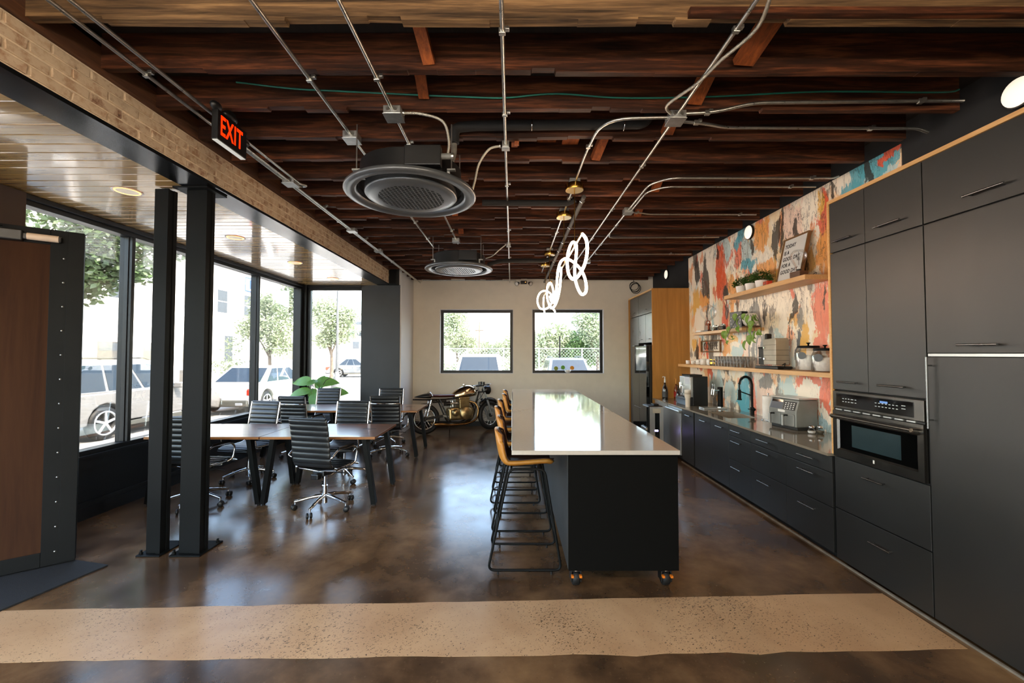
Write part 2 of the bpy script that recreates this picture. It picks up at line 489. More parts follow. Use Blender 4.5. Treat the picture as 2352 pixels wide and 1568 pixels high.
M['walnut_edge'] = wood('walnut_edge', '#7d4b26', '#b87f48', (1.0, 10, 22), .4, ns=2.2, vary=False, bmp=.08)
M['pane'] = glass('window_glass', (.97, .985, .98, 1), .45)
M['clear'] = glass('clear_glass', (.985, .985, .985, 1), .35)
M['brass'] = plain('brushed_brass', '#c79a4b', .22, 1.0, var=.06)
M['led'] = emitter('led_tube', '#ffdcc0', 8.0)
M['white_china'] = plain('white_china', '#e6e4df', .22, var=.02, coat=.3)
M['rubber'] = plain('rubber', '#0c0c0c', .6)
M['white_plastic'] = plain('white_plastic', '#dcdcd8', .4, var=.02)

# ---------------------------------------------------------------- floor and ground
fl = struct('floor', MB().bx(-4.42, 3.3, -1.5, 9.62, -.12, 0), M['floor'])
# the pale concrete strip where a wall once stood; its cut edges wander a little
pts_back = [(-4.25 + i * .17, 2.83 + .033 * (-4.25 + i * .17) + RND.uniform(-.006, .006)) for i in range(41)]
pts_front = [(-4.25 + i * .17, 2.325 + .018 * (-4.25 + i * .17) + RND.uniform(-.006, .006)) for i in range(41)]
pts_front[29] = (.68, 2.318); pts_front[33] = (1.36, 2.33)
poly = [p for p in pts_front if p[0] < 2.60] + [p for p in reversed(pts_back) if p[0] < 2.60]
struct('concrete_strip', MB().prism(poly, -.02, .0012, 'xy'), M['aggregate'], fl)
M['asphalt'] = plain('sunlit_asphalt', '#8c8a86', .9, var=.1, vs=2)
M['walk'] = plain('pavement_concrete', '#b6b1a6', .85, var=.06, vs=3)
struct('ground', MB().bx(-70, 60, -30, 130, -.4, -.2), M['asphalt'])
pave = struct('pavement', MB().bx(-6.5, -4.42, -6, 14, -.3, -.05), M['walk'])
struct('street_kerb', MB().bx(-6.65, -6.5, -6, 14, -.3, -.045), M['walk'], pave)

# ---------------------------------------------------------------- back wall with two windows
W1 = (-1.664, .03, 1.19, 2.675); W2 = (.46, 2.115, 1.19, 2.68)
b = MB()
for x0, x1, z0, z1 in ((-2.30, W1[0], 0, 3.62), (W1[1], W2[0], 0, 3.62), (W2[1], 3.4, 0, 3.62), (W1[0], W1[1], 0, W1[2]), (W1[0], W1[1], W1[3], 3.62), (W2[0], W2[1], 0, W2[2]), (W2[0], W2[1], W2[3], 3.62)):
    b.bx(x0, x1, 9.55, 9.75, z0, z1)
struct('wall_back', b, M['beige'])
struct('baseboard_back', MB().bx(-2.30, 2.6, 9.53, 9.55, 0, .11), M['black_paint'])
for k, (x0, x1, z0, z1) in enumerate((W1, W2)):
    w = struct('window_%d' % (k + 1))
    t = .075
    f = MB().bx(x0, x1, 9.66, 9.71, z0, z0 + t).bx(x0, x1, 9.66, 9.71, z1 - t, z1).bx(x0, x0 + t, 9.66, 9.71, z0 + t, z1 - t).bx(x1 - t, x1, 9.66, 9.71, z0 + t, z1 - t)
    struct('frame', f, M['frame_black'], w)
    struct('pane', MB().bx(x0 + t, x1 - t, 9.68, 9.688, z0 + t, z1 - t), M['pane'], w)
    r = MB().bx(x0, x1, 9.551, 9.66, z0 - .001, z0 + .012).bx(x0, x1, 9.551, 9.66, z1 - .012, z1).bx(x0, x0 + .012, 9.551, 9.66, z0, z1).bx(x1 - .012, x1, 9.551, 9.66, z0, z1)
    struct('reveal', r, M['white_paint'], w)

# ---------------------------------------------------------------- charcoal corner wall beside the shopfront
struct('wall_corner', MB().bx(-3.09, -2.30, 8.5, 9.75, 0, 3.06), M['charcoal'])
struct('trim_1', MB().bx(-2.32, -2.272, 8.52, 9.56, 0, 3.60), M['white_paint'])
struct('trim_2', MB().bx(-2.74, -2.32, 8.27, 9.56, 3.05, 3.42), M['steel_black'])

# ---------------------------------------------------------------- right wall, ceiling deck, wall behind the viewer
wr = struct('wall_right', MB().bx(3.25, 3.42, -1.5, 9.75, 0, 3.62), M['black_paint'])
struct('ceiling', MB().bx(-2.75, 3.42, -1.5, 9.75, 3.56, 3.68), M['deck'])
struct('roof', MB().bx(-4.55, 3.45, -1.65, 9.8, 3.70, 3.85), M['black_paint'])
b = MB().bx(-4.42, -4.0, -1.62, -1.45, 0, 3.7).bx(.2, 3.42, -1.62, -1.45, 0, 3.7).bx(-4.0, .2, -1.62, -1.45, 2.8, 3.7)
struct('wall_front', b, M['beige'])
w = struct('window_3')
b = MB()
for x in (-4.0, -2.6, -1.2, .14): b.bx(x, x + .06, -1.58, -1.50, 0, 2.8)
struct('frame', b.bx(-4, .2, -1.58, -1.50, 0, .06).bx(-4, .2, -1.58, -1.50, 2.74, 2.8), M['frame_black'], w)
for x0, x1 in ((-3.94, -2.6), (-2.54, -1.2), (-1.14, .14)):
    struct('pane', MB().bx(x0, x1, -1.544, -1.536, .06, 2.74), M['pane'], w)

# ---------------------------------------------------------------- shopfront (street side)
k = MB().bx(-4.42, -4.27, 2.74, 8.55, 0, .60).bx(-4.27, -3.09, 8.47, 8.62, 0, .62)
wl_ = struct('wall_left', k, M['knee'])
b = MB().bx(-4.27, -4.25, 2.74, 8.47, .0, .17).bx(-4.27, -4.25, 2.74, 8.47, .50, .60).bx(-4.29, -4.235, 2.74, 8.49, .598, .632)
struct('baseboard_left', b.bx(-4.25, -4.243, 2.74, 8.47, 0, .12), M['knee'])
b = MB().bx(-4.42, -4.3, 2.74, 8.55, 3.05, 3.72).bx(-4.42, -3.09, 8.5, 8.62, 3.05, 3.72).bx(-4.42, -4.3, -1.5, 2.74, 3.05, 3.72)
struct('wall_left_header', b, M['black_paint'])
w = struct('window_4')
zb, zt = .63, 3.05
def bar(name, *a): struct(name, MB().bx(*a), M['frame_black'], w, bev=.004)
bar('bottom_rail', -4.40, -4.27, 2.76, 8.49, zb, zb + .05)
bar('top_rail', -4.40, -4.27, 2.76, 8.49, zt - .09, zt)
bar('top_rail', -4.27, -4.23, 2.76, 8.46, zt - .045, zt)
for y in (4.66, 5.85, 7.0):
    bar('mullion', -4.40, -4.30, y - .028, y + .028, zb + .05, zt - .09)
    bar('mullion', -4.30, -4.265, y - .02, y + .02, zb + .05, zt - .09)
bar('mullion', -4.40, -4.27, 2.76, 2.84, zb + .05, zt - .09)
bar('corner_post', -4.40, -4.25, 8.34, 8.43, zb + .05, zt - .09)
bar('corner_post', -4.42, -4.19, 8.44, 8.60, zb, zt)
bar('corner_post', -4.19, -4.13, 8.5, 8.58, zb + .05, zt - .09)
bar('bottom_rail', -4.19, -3.09, 8.5, 8.58, zb - .01, zb + .035)
bar('top_rail', -4.19, -3.09, 8.5, 8.58, zt - .10, zt)
bar('top_rail', -4.19, -3.09, 8.47, 8.5, zt - .05, zt)
for y0, y1 in ((2.84, 4.632), (4.688, 5.822), (5.878, 6.972), (7.028, 8.34)):
    struct('pane', MB().bx(-4.354, -4.346, y0, y1, zb + .05, zt - .09), M['pane'], w)
struct('pane', MB().bx(-4.13, -3.10, 8.536, 8.544, zb + .03, zt - .10), M['pane'], w)
# the rest of the shopfront, on past the entrance door
w = struct('window_5')
b = MB().bx(-4.40, -4.30, 1.50, 1.58, 0, 3.05).bx(-4.40, -4.30, 2.66, 2.74, 0, 3.05).bx(-4.40, -4.30, 1.58, 2.66, 2.64, 2.72).bx(-4.40, -4.30, -1.5, 1.5, 0, .1).bx(-4.40, -4.30, -1.5, 1.5, 2.96, 3.05)
for y in (-1.5, -.1): b.bx(-4.40, -4.30, y, y + .06, .1, 2.96)
struct('frame', b, M['frame_black'], w)
for y0, y1, z0, z1 in ((-1.44, -.1, .1, 2.96), (-.04, 1.5, .1, 2.96), (1.58, 2.66, 2.72, 3.05)):
    struct('pane', MB().bx(-4.354, -4.346, y0, y1, z0, z1), M['pane'], w)

struct('trim_4', MB().bx(-4.285, -4.2, 2.76, 3.56, 2.66, 3.045), plain('brown_transom_panel', '#3a2c25', .6), None, .003)

# ---------------------------------------------------------------- pine soffit, board by board
sf = struct('soffit', MB().bx(-4.3, -2.74, -1.5, 8.5, 3.075, 3.12), M['deck'])
pm = [MB().bx(-.783, .783, -.0575, .0575, 0, .022).mesh('plank') for _ in range(1)][0]
pm.materials.append(M['pine'])
y = 1.2; i = 0
while y < 8.44:
    o = obj('plank', pm, None, sf, loc=(-3.517, y + .0575, 3.05 + RND.uniform(0, .002)), bev=.006)
    y += .1185; i += 1
b = MB(); y = 1.2 - .1185
while y > -1.4:
    b.bx(-4.3, -2.734, y, y + .115, 3.05, 3.072); y -= .1185
struct('plank_run', b, M['pine'], sf, kind='stuff')

# black steel lintel with a course of old brick on it
ln = struct('lintel', MB().bx(-2.735, -2.462, -1.5, 8.27, 3.04, 3.055).bx(-2.735, -2.72, -1.5, 8.27, 3.055, 3.07).bx(-2.475, -2.462, -1.5, 8.27, 3.03, 3.04), M['lintel'])
bw = struct('wall_left_brick', MB().bx(-2.73, -2.472, -1.5, 8.27, 3.056, 3.32).bx(-2.48, -2.466, -1.5, 8.27, 3.052, 3.318), M['mortar'])
bms = []
for q in range(6):
    b = MB().bx(-.012, .006, -.097, .097, -.026, .026)
    b.v = [(x + RND.uniform(-.003, .002), yy + RND.uniform(-.004, .004), zz + RND.uniform(-.003, .003)) for x, yy, zz in b.v]
    me = b.mesh('brick'); me.materials.append(M['brick']); bms.append(me)
hm = MB().bx(-.012, .006, -.045, .045, -.026, .026).mesh('brick'); hm.materials.append(M['brick'])
for r in range(4):
    y = 1.35 + (.1 if r % 2 else 0)
    while y < 8.2:
        o = obj('brick', RND.choice(bms), None, bw, bev=.004, loc=(-2.464 + RND.uniform(-.003, .002), y, 3.09 + r * .0635))
        y += .2065
b = MB()
for r in range(4):
    y = 1.35 + (.1 if r % 2 else 0) - .2065
    while y > -1.3:
        b.bx(-2.476, -2.458, y - .097, y + .097, 3.064 + r * .0635, 3.116 + r * .0635); y -= .2065
struct('brick_run', b, M['brick'], bw, kind='stuff')
struct('ledger_beam', MB().bx(-2.62, -2.44, -1.5, 9.5, 3.322, 3.47), M['ledger'])
bpy.data.objects['ledger_beam']['kind'] = 'structure'

# ---------------------------------------------------------------- joists
jr = random.Random(5)
JY = []
y = 2.035
while y < 9.45: JY.append(y); y += .3835
jst = struct('ceiling_joists')
for k, y in enumerate(JY):
    # lower edge hacked into steps where lath was nailed, mostly over the street side
    x = -2.44; low = []
    rough_to = jr.uniform(.2, 1.6)
    z = 3.32 + jr.uniform(-.004, .004)
    while x < 3.06:
        st = jr.uniform(.12, .45)
        dz = (jr.choice((0, 0, .008, .016, .022)) + jr.uniform(-.003, .003)) if x < rough_to else jr.uniform(-.002, .002)
        x2 = min(3.07, x + st)
        low.append((x, z + dz)); low.append((x2, z + dz + (jr.uniform(-.004, .004) if x < rough_to else 0)))
        x = x2 + (.006 if dz > .006 else .0015)
    poly = low + [(3.07, 3.555), (-2.44, 3.555)]
    obj('joist', MB().prism(poly, y, y + .046, 'xz'), M['joist_pale'] if k == 0 else M['joist'], jst)
# diagonal bridging and nailed-on blocks
for (x0, y0, z0, x1, y1, z1, wd, th) in (
        (-.53, 2.09, 3.54, -.49, 2.415, 3.37, .07, .035), (-.59, 2.47, 3.54, -.60, 2.79, 3.40, .07, .035),
        (1.42, 1.80, 3.54, 1.36, 2.40, 3.36, .12, .04), (1.28, 2.48, 3.54, 1.24, 2.79, 3.36, .10, .04), (1.22, 2.86, 3.52, 1.20, 3.18, 3.36, .09, .04),
        (.02, 3.26, 3.34, .02, 3.55, 3.52, .05, .09), (.80, 3.25, 3.54, .72, 3.56, 3.34, .075, .05),
        (.30, 3.26, 3.50, .30, 3.55, 3.50, .16, .04), (.50, 3.26, 3.48, .50, 3.55, 3.48, .14, .04),
        (1.5, 4.02, 3.53, 1.5, 4.32, 3.36, .08, .04), (1.55, 4.78, 3.53, 1.55, 5.10, 3.36, .08, .04), (-.7, 4.80, 3.53, -.7, 5.08, 3.36, .07, .04), (-.72, 5.56, 3.53, -.72, 5.84, 3.36, .07, .04)):
    obj('bridging', MB().obox((x0, y0, z0), (x1, y1, z1), wd, th), M['redwood'], jst)
obj('block', MB().bx(.02, .055, 3.225, 3.24, 3.29, 3.5), M['redwood'], jst)
# a scab board on the nearest joist
obj('scab_board', MB().bx(.88, 3.05, 2.00, 2.034, 3.325, 3.36), M['joist'], jst)

# ---------------------------------------------------------------- steel posts
def post(x0, x1, label, y0=3.458, y1=3.545):
    xc = (x0 + x1) / 2
    t = thing('steel_post', label, 'post', (xc, 0, 0), 0, 'steel posts beside the entrance')
    h = (x1 - x0) / 2
    obj('shaft', MB().bx(-h, h, y0, y1, .012, 3.038), M['steel_black'], t, bev=.005)
    obj('flange', MB().bx(h * .5, h + .004, y0 - .004, y0 + .012, .012, 3.038).bx(h - .004, h + .006, y1 - .03, y1 + .004, .012, 3.038), M['steel_black'], t)
    obj('base_plate', MB().bx(-h - .05, h + .03, 3.42, 3.70, 0.0015, .013), M['steel_black'], t, bev=.002)
    for sx, sy in ((-h - .03, 3.45), (h + .01, 3.66), (-h - .02, 3.66)):
        obj('bolt', MB().cyl((sx, sy, .013), (sx, sy, .045), .009, n=8).cyl((sx, sy, .013), (sx, sy, .027), .014, n=6), M['steel_black'], t)
    return t
post(-3.005, -2.89, 'square black steel post on a base plate, nearer the entrance door')
t = post(-2.735, -2.565, 'square black steel post on a base plate, the one under the brick beam')
obj('cap_plate', MB().bx(-.16, .13, 3.40, 3.64, 3.024, 3.038), M['steel_black'], t)
# ---------------------------------------------------------------- mural wallpaper (flat print on the wall)
def mural_mat():
    m, nt, p = base_mat('mural_print')
    v0 = coords(nt)
    sw = nt.nodes.new('ShaderNodeSeparateXYZ'); nt.links.new(v0, sw.inputs[0])
    # warp the coordinates so that edges look brushed and dripped
    nz = nt.nodes.new('ShaderNodeTexNoise'); nz.inputs['Scale'].default_value = 2.6; nz.inputs['Detail'].default_value = 6; nz.inputs['Roughness'].default_value = .62
    nt.links.new(coords(nt, (1, 1.3, .55)), nz.inputs['Vector'])
    off = nt.nodes.new('ShaderNodeVectorMath'); off.operation = 'SUBTRACT'; nt.links.new(nz.outputs['Color'], off.inputs[0]); off.inputs[1].default_value = (.5, .5, .5)
    sc = nt.nodes.new('ShaderNodeVectorMath'); sc.operation = 'MULTIPLY'; nt.links.new(off.outputs[0], sc.inputs[0]); sc.inputs[1].default_value = (0, .5, .75)
    ad = nt.nodes.new('ShaderNodeVectorMath'); ad.operation = 'ADD'; nt.links.new(v0, ad.inputs[0]); nt.links.new(sc.outputs[0], ad.inputs[1])
    W = ad.outputs[0]
    wash = noise(nt, coords(nt, (1, .8, .5)), 1.7, 5, .6, .5)
    c = ramp(nt, wash, [(.28, '#ecc288'), (.42, '#f4dab2'), (.52, '#faeedb'), (.7, '#f3e6d2')]).outputs[0]
    # loose brushed patches between the big shapes
    nz2 = nt.nodes.new('ShaderNodeTexNoise'); nz2.inputs['Scale'].default_value = 5.5; nz2.inputs['Detail'].default_value = 7; nz2.inputs['Roughness'].default_value = .7
    nt.links.new(coords(nt, (1, 1.5, .5)), nz2.inputs['Vector'])
    s2 = nt.nodes.new('ShaderNodeVectorMath'); s2.operation = 'MULTIPLY_ADD'; nt.links.new(nz2.outputs['Color'], s2.inputs[0]); s2.inputs[1].default_value = (0, .30, .55)
    nt.links.new(coords(nt), s2.inputs[2])
    for scl, off_, stops in ((4.2, 0, [(0, 0), (.70, '#eda060'), (.76, '#f2c79a'), (.80, '#d8512c'), (.84, '#efe3d0'), (.90, '#8fbcc4'), (.94, '#e3a23c'), (.98, '#3a312a')]),
                             (8.5, 5, [(0, 0), (.70, '#f6ead8'), (.82, '#e98a52'), (.87, '#c9d6d3'), (.91, '#7a6f66'), (.94, '#cf4a26'), (.96, '#2c241f')])):
        vo = nt.nodes.new('ShaderNodeTexVoronoi'); vo.inputs['Scale'].default_value = scl; vo.inputs['Randomness'].default_value = 1
        mpv = nt.nodes.new('ShaderNodeVectorMath'); mpv.operation = 'MULTIPLY'; nt.links.new(s2.outputs[0], mpv.inputs[0]); mpv.inputs[1].default_value = (0, 1.25, .7)
        nt.links.new(mpv.outputs[0], vo.inputs['Vector'])
        sp = nt.nodes.new('ShaderNodeSeparateColor'); nt.links.new(vo.outputs['Color'], sp.inputs[0])
        pal = ramp(nt, sp.outputs[0], [(q, '#ffffff' if h == 0 else h) for q, h in stops], 'CONSTANT').outputs[0]
        c = mixc(nt, math_(nt, 'MULTIPLY', math_(nt, 'GREATER_THAN', sp.outputs[0], stops[1][0]), .85), c, pal)
    edge = noise(nt, coords(nt, (1, 7, 3)), 3.0, 7, .75)
    def blob(c, y, z, ry, rz, col, amt=.93, soft=.06):
        if col == DK: ry *= .62; rz *= .85
        elif col == RED: ry *= .85
        s = nt.nodes.new('ShaderNodeVectorMath'); s.operation = 'SUBTRACT'; nt.links.new(W, s.inputs[0]); s.inputs[1].default_value = (0, y, z)
        d = nt.nodes.new('ShaderNodeVectorMath'); d.operation = 'MULTIPLY'; nt.links.new(s.outputs[0], d.inputs[0]); d.inputs[1].default_value = (0, 1 / ry, 1 / rz)
        l = nt.nodes.new('ShaderNodeVectorMath'); l.operation = 'LENGTH'; nt.links.new(d.outputs[0], l.inputs[0])
        q = math_(nt, 'ADD', l.outputs['Value'], math_(nt, 'MULTIPLY_ADD', edge, 1.5, -.75))
        r = nt.nodes.new('ShaderNodeMapRange'); r.inputs['From Min'].default_value = 1 + soft; r.inputs['From Max'].default_value = 1 - soft
        r.inputs['To Max'].default_value = amt; nt.links.new(q, r.inputs[0])
        return mixc(nt, r.outputs[0], c, col)
    ORG, RED, COR, TEAL, PAL, DK, GRY, MUS, CRM, PNK = '#ee9a4a', '#dd4a22', '#ec7358', '#43a0b4', '#bad3d2', '#29241f', '#7a7873', '#e8ac48', '#f8ecd8', '#f0cdb8'
    for a in ((3.62, 3.36, .20, .16, TEAL), (3.50, 3.39, .10, .06, RED), (3.9, 3.30, .16, .2, TEAL), (4.05, 3.36, .12, .12, CRM), (3.72, 3.30, .05, .14, DK), (3.6, 3.2, .15, .05, PAL),
              (4.30, 3.05, .13, .36, RED), (4.36, 3.22, .06, .14, MUS), (4.15, 3.33, .05, .10, DK), (4.22, 2.72, .2, .3, ORG), (4.12, 2.9, .1, .2, RED),
              (4.55, 3.18, .16, .3, CRM), (4.80, 3.12, .14, .30, PNK), (4.95, 3.15, .05, .34, DK), (5.06, 3.10, .10, .30, DK), (4.72, 2.98, .04, .30, DK), (4.85, 2.75, .09, .16, DK), (4.9, 2.6, .25, .14, MUS),
              (5.38, 3.22, .17, .22, ORG), (5.30, 2.9, .2, .16, CRM), (5.25, 2.75, .22, .13, ORG), (5.62, 3.32, .09, .09, RED), (5.85, 3.30, .20, .13, TEAL), (5.62, 3.10, .12, .12, DK), (5.95, 3.08, .22, .15, COR), (5.75, 3.0, .1, .2, PAL),
              (5.70, 2.84, .18, .07, TEAL), (6.05, 2.9, .06, .30, CRM), (6.25, 3.2, .14, .18, PAL), (6.45, 3.05, .13, .34, RED), (6.5, 3.20, .06, .14, DK), (6.42, 2.72, .16, .22, RED), (6.3, 2.55, .12, .1, DK), (6.1, 2.62, .13, .18, ORG),
              (6.75, 3.0, .11, .30, CRM), (6.95, 2.95, .13, .40, DK), (7.05, 2.75, .05, .34, DK), (7.22, 3.05, .10, .30, DK), (7.35, 2.9, .08, .3, CRM), (6.88, 2.62, .06, .30, DK), (7.0, 2.52, .16, .16, ORG), (7.3, 2.55, .16, .22, MUS),
              (6.85, 2.35, .05, .20, DK), (6.60, 2.15, .05, .30, CRM), (6.35, 2.2, .16, .26, RED), (6.28, 2.32, .06, .12, DK), (6.45, 2.0, .08, .14, COR), (7.2, 2.2, .2, .2, CRM), (6.15, 2.3, .06, .2, ORG),
              (5.6, 2.3, .3, .16, CRM), (5.55, 2.12, .14, .18, GRY), (5.3, 2.2, .05, .14, DK), (4.95, 2.3, .34, .22, CRM), (4.78, 2.2, .05, .22, DK), (4.68, 2.06, .07, .14, GRY), (4.84, 2.37, .05, .08, COR),
              (4.33, 2.08, .16, .36, COR), (4.28, 2.25, .03, .14, DK), (4.52, 2.0, .06, .3, CRM), (4.36, 1.72, .1, .1, COR), (4.9, 1.82, .08, .08, MUS), (4.6, 1.72, .07, .3, MUS), (4.72, 1.72, .06, .22, '#3c4450'), (4.8, 1.95, .02, .16, DK), (5.0, 1.8, .16, .14, PAL),
              (5.35, 1.72, .20, .22, GRY), (5.45, 1.68, .04, .2, PNK), (5.75, 1.75, .12, .24, PNK), (5.68, 1.70, .035, .22, GRY), (6.1, 1.86, .15, .08, MUS), (6.3, 1.72, .16, .12, ORG), (6.0, 1.62, .16, .08, PAL), (6.95, 1.60, .05, .20, RED), (7.25, 1.62, .12, .25, DK), (7.4, 1.8, .1, .12, MUS), (7.08, 1.85, .05, .16, PAL),
              (6.85, 1.34, .16, .10, RED), (6.55, 1.15, .12, .18, PAL), (6.2, 1.12, .16, .14, PAL), (6.72, 1.05, .05, .22, DK), (6.5, .95, .1, .16, ORG), (5.85, 1.06, .17, .26, TEAL), (5.62, 1.18, .11, .22, DK), (5.55, 1.05, .05, .24, COR), (5.35, 1.12, .14, .26, PNK), (5.30, 1.32, .10, .12, GRY), (5.1, 1.1, .05, .25, GRY), (4.9, 1.22, .18, .16, PAL),
              (4.55, 1.36, .26, .07, COR), (4.3, 1.24, .12, .14, COR), (4.6, 1.18, .14, .12, CRM), (4.12, 1.2, .1, .16, PAL), (4.02, 1.0, .08, .12, MUS), (3.9, .95, .06, .14, DK), (3.7, 1.2, .2, .2, CRM)):
        c = blob(c, *a)
    # dark drawn strokes and dry-brush streaks
    st = noise(nt, coords(nt, (1, 5.5, 1.2)), 2.1, 6, .66, 1.6)
    dens = ramp(nt, noise(nt, coords(nt), 1.1, 2), [(.46, (0, 0, 0, 1)), (.62, (1, 1, 1, 1))]).outputs[0]
    k = math_(nt, 'MULTIPLY', ramp(nt, st, [(.505, (0, 0, 0, 1)), (.515, (1, 1, 1, 1)), (.535, (1, 1, 1, 1)), (.545, (0, 0, 0, 1))]).outputs[0], dens)
    c = mixc(nt, math_(nt, 'MULTIPLY', k, .9), c, '#2a211b')
    st2 = noise(nt, coords(nt, (1, 7, 1.0), loc=(0, 3, 9)), 2.4, 5, .7, .8)
    c = mixc(nt, ramp(nt, st2, [(.62, (0, 0, 0, 1)), (.70, (.75, .75, .75, 1))]).outputs[0], c, '#f0e2cb')
    g = nt.nodes.new('ShaderNodeGamma'); g.inputs[1].default_value = .82; nt.links.new(c, g.inputs[0])
    nt.links.new(g.outputs[0], p.inputs['Base Color'])
    p.inputs['Roughness'].default_value = .42
    return m
mp = struct('wallpaper', MB().bx(3.243, 3.2502, 3.42, 7.60, .845, 3.40), mural_mat(), wr)
M['mural_dark'] = plain('print_seam', '#6b5c4c', .6)
struct('wallpaper_seam', MB().bx(3.2425, 3.2432, 4.008, 4.010, .85, 3.4).bx(3.2425, 3.2432, 5.34, 5.342, .85, 3.4).bx(3.2425, 3.2432, 6.67, 6.672, .85, 3.4), M['mural_dark'], wr)

# ---------------------------------------------------------------- kitchen
FX = 2.59                                     # plane of the cabinet fronts
def pull(p, q, parent):
    """slim bar handle on two posts, front faces towards -x"""
    p, q = Vector(p), Vector(q); d = (q - p).normalized()
    m = MB().cyl(p, q, .0065, n=10)
    for t in (.12, .88):
        c = p.lerp(q, t); m.cyl(c, c + Vector((.032, 0, 0)), .005, n=8)
    obj('handle', m, M['pull'], parent)

def front(name, root, y0, y1, z0, z1, hy=None, hz=None, hl=.16, vertical=False, mat=None, x=FX):
    g = .002
    f = obj(name, MB().bx(x, x + .019, y0 + g, y1 - g, z0 + g, z1 - g), mat or M['cab'], root, bev=.0015)
    if hy is not None:
        if vertical: pull((x - .034, hy, hz - hl / 2), (x - .034, hy, hz + hl / 2), f)
        else: pull((x - .034, hy - hl / 2, hz), (x - .034, hy + hl / 2, hz), f)
    return f

def unit(name, label, y0, y1, z0, z1, cat='cabinet', group=None, x1=3.235):
    t = thing(name, label, cat, (0, 0, 0), 0, group)
    obj('carcass', MB().bx(FX + .021, x1, y0 + .001, y1 - .001, z0, z1), M['cab_in'], t)
    return t
BT = .822
G = 'black base cabinets under the taupe worktop'
t = unit('base_cabinet', 'narrow black base cabinet with one door, beside the stainless dishwasher', 5.95, 6.37, .03, BT, group=G)
front('door', t, 5.965, 6.37, .05, BT - .006, 6.10, .745)
t = unit('base_cabinet', 'black base cabinet with a pair of doors, under the sink', 5.0, 5.93, .03, BT, group=G)
# keep the carcass clear of the basin
bpy.data.objects.remove(kids(t)[0])
obj('carcass', MB().bx(FX + .021, 3.235, 5.001, 5.93, .03, .56).bx(FX + .021, 2.65, 5.001, 5.93, .56, BT), M['cab_in'], t)
front('door', t, 5.455, 5.93, .05, BT - .006, 5.62, .745); front('door', t, 5.0, 5.455, .05, BT - .006, 5.18, .745)
def drawers(label, y0, y1, hs, hl):
    t = unit('base_cabinet', label, y0, y1, .03, BT, group=G)
    for (z0, z1), hz in zip(((.687, BT - .006), (.408, .684), (.05, .405)), (.755, .63, .33)):
        front('drawer', t, y0, y1, z0, z1, hs, hz, hl)
    return t
drawers('narrowest black three-drawer base cabinet, next to the sink doors', 4.54, 5.0, 4.80, .20)
drawers('middle black three-drawer base cabinet, below the paper towel roll', 3.965, 4.54, 4.28, .20)
drawers('black three-drawer base cabinet touching the oven tower, below the shakers', 3.39, 3.965, 3.66, .20)
struct('baseboard_right', MB().bx(2.64, 2.66, 3.38, 6.95, 0, .05), M['cab_in'])
struct('trim_3', MB().bx(2.585, 2.60, 1.6, 6.4, 0, .012), plain('sealant_bead', '#7c7468', .8, var=.3, vs=12))

# dishwasher
t = thing('dishwasher', 'stainless dishwasher with a pocket handle under the worktop', 'dishwasher')
obj('body', MB().bx(2.62, 3.2, 6.385, 6.975, .03, BT), M['black_plastic'], t)
obj('door', MB().bx(2.575, 2.62, 6.39, 6.97, .10, .74), M['stainless'], t, bev=.004)
obj('handle', MB().bx(2.545, 2.62, 6.39, 6.97, .745, .775), M['stainless'], t, bev=.008)
obj('control_panel', MB().bx(2.60, 2.62, 6.39, 6.97, .78, .82), M['stainless'], t)
obj('toe_panel', MB().bx(2.63, 2.65, 6.39, 6.97, .03, .095), M['black_plastic'], t)
# filler panel between dishwasher and fridge tower
t = unit('filler_cabinet', 'narrow pale filler panel between dishwasher and fridge tower', 6.98, 7.57, .03, BT)
front('panel', t, 6.985, 7.57, .05, BT - .006, mat=M['stainless'])

# worktop with a sink cut out
SK = (2.70, 3.08, 5.22, 5.80)
b = MB()
for x0, x1, y0, y1 in ((2.555, SK[0], 3.392, 7.575), (SK[1], 3.2425, 3.392, 7.575), (SK[0], SK[1], 3.392, SK[2]), (SK[0], SK[1], SK[3], 7.575)):
    b.bx(x0, x1, y0, y1, BT + .001, .845)
tag(obj('worktop', b, M['counter']), 'long taupe polished stone worktop along the mural wall', 'worktop')
t = thing('sink', 'undermounted taupe sink basin in the worktop', 'sink', (2.89, 5.51, .845))
b = MB(); hx, hy = .19 - .001, .29 - .001
b.bx(-hx, hx, -hy, hy, -.215, -.205)
for a in ((-hx, -hx + .006, -hy, hy), (hx - .006, hx, -hy, hy), (-hx, hx, -hy, -hy + .006), (-hx, hx, hy - .006, hy)): b.bx(*a, -.205, -.004)
obj('basin', b, M['counter'], t)
obj('drain', MB().lathe([(0, -.2), (.04, -.2), (.045, -.203)], 16), M['chrome'], t)

# oak surround of the tall bank
t = thing('oak_surround', 'thin oak edging around the tall black cabinet bank', 'trim')
obj('side_panel', MB().bx(FX - .004, 3.24, 3.366, 3.386, .846, 2.895), M['oak'], t)
obj('top_panel', MB().bx(FX - .004, 3.24, 1.15, 3.366, 2.868, 2.895), M['oak_y'], t)
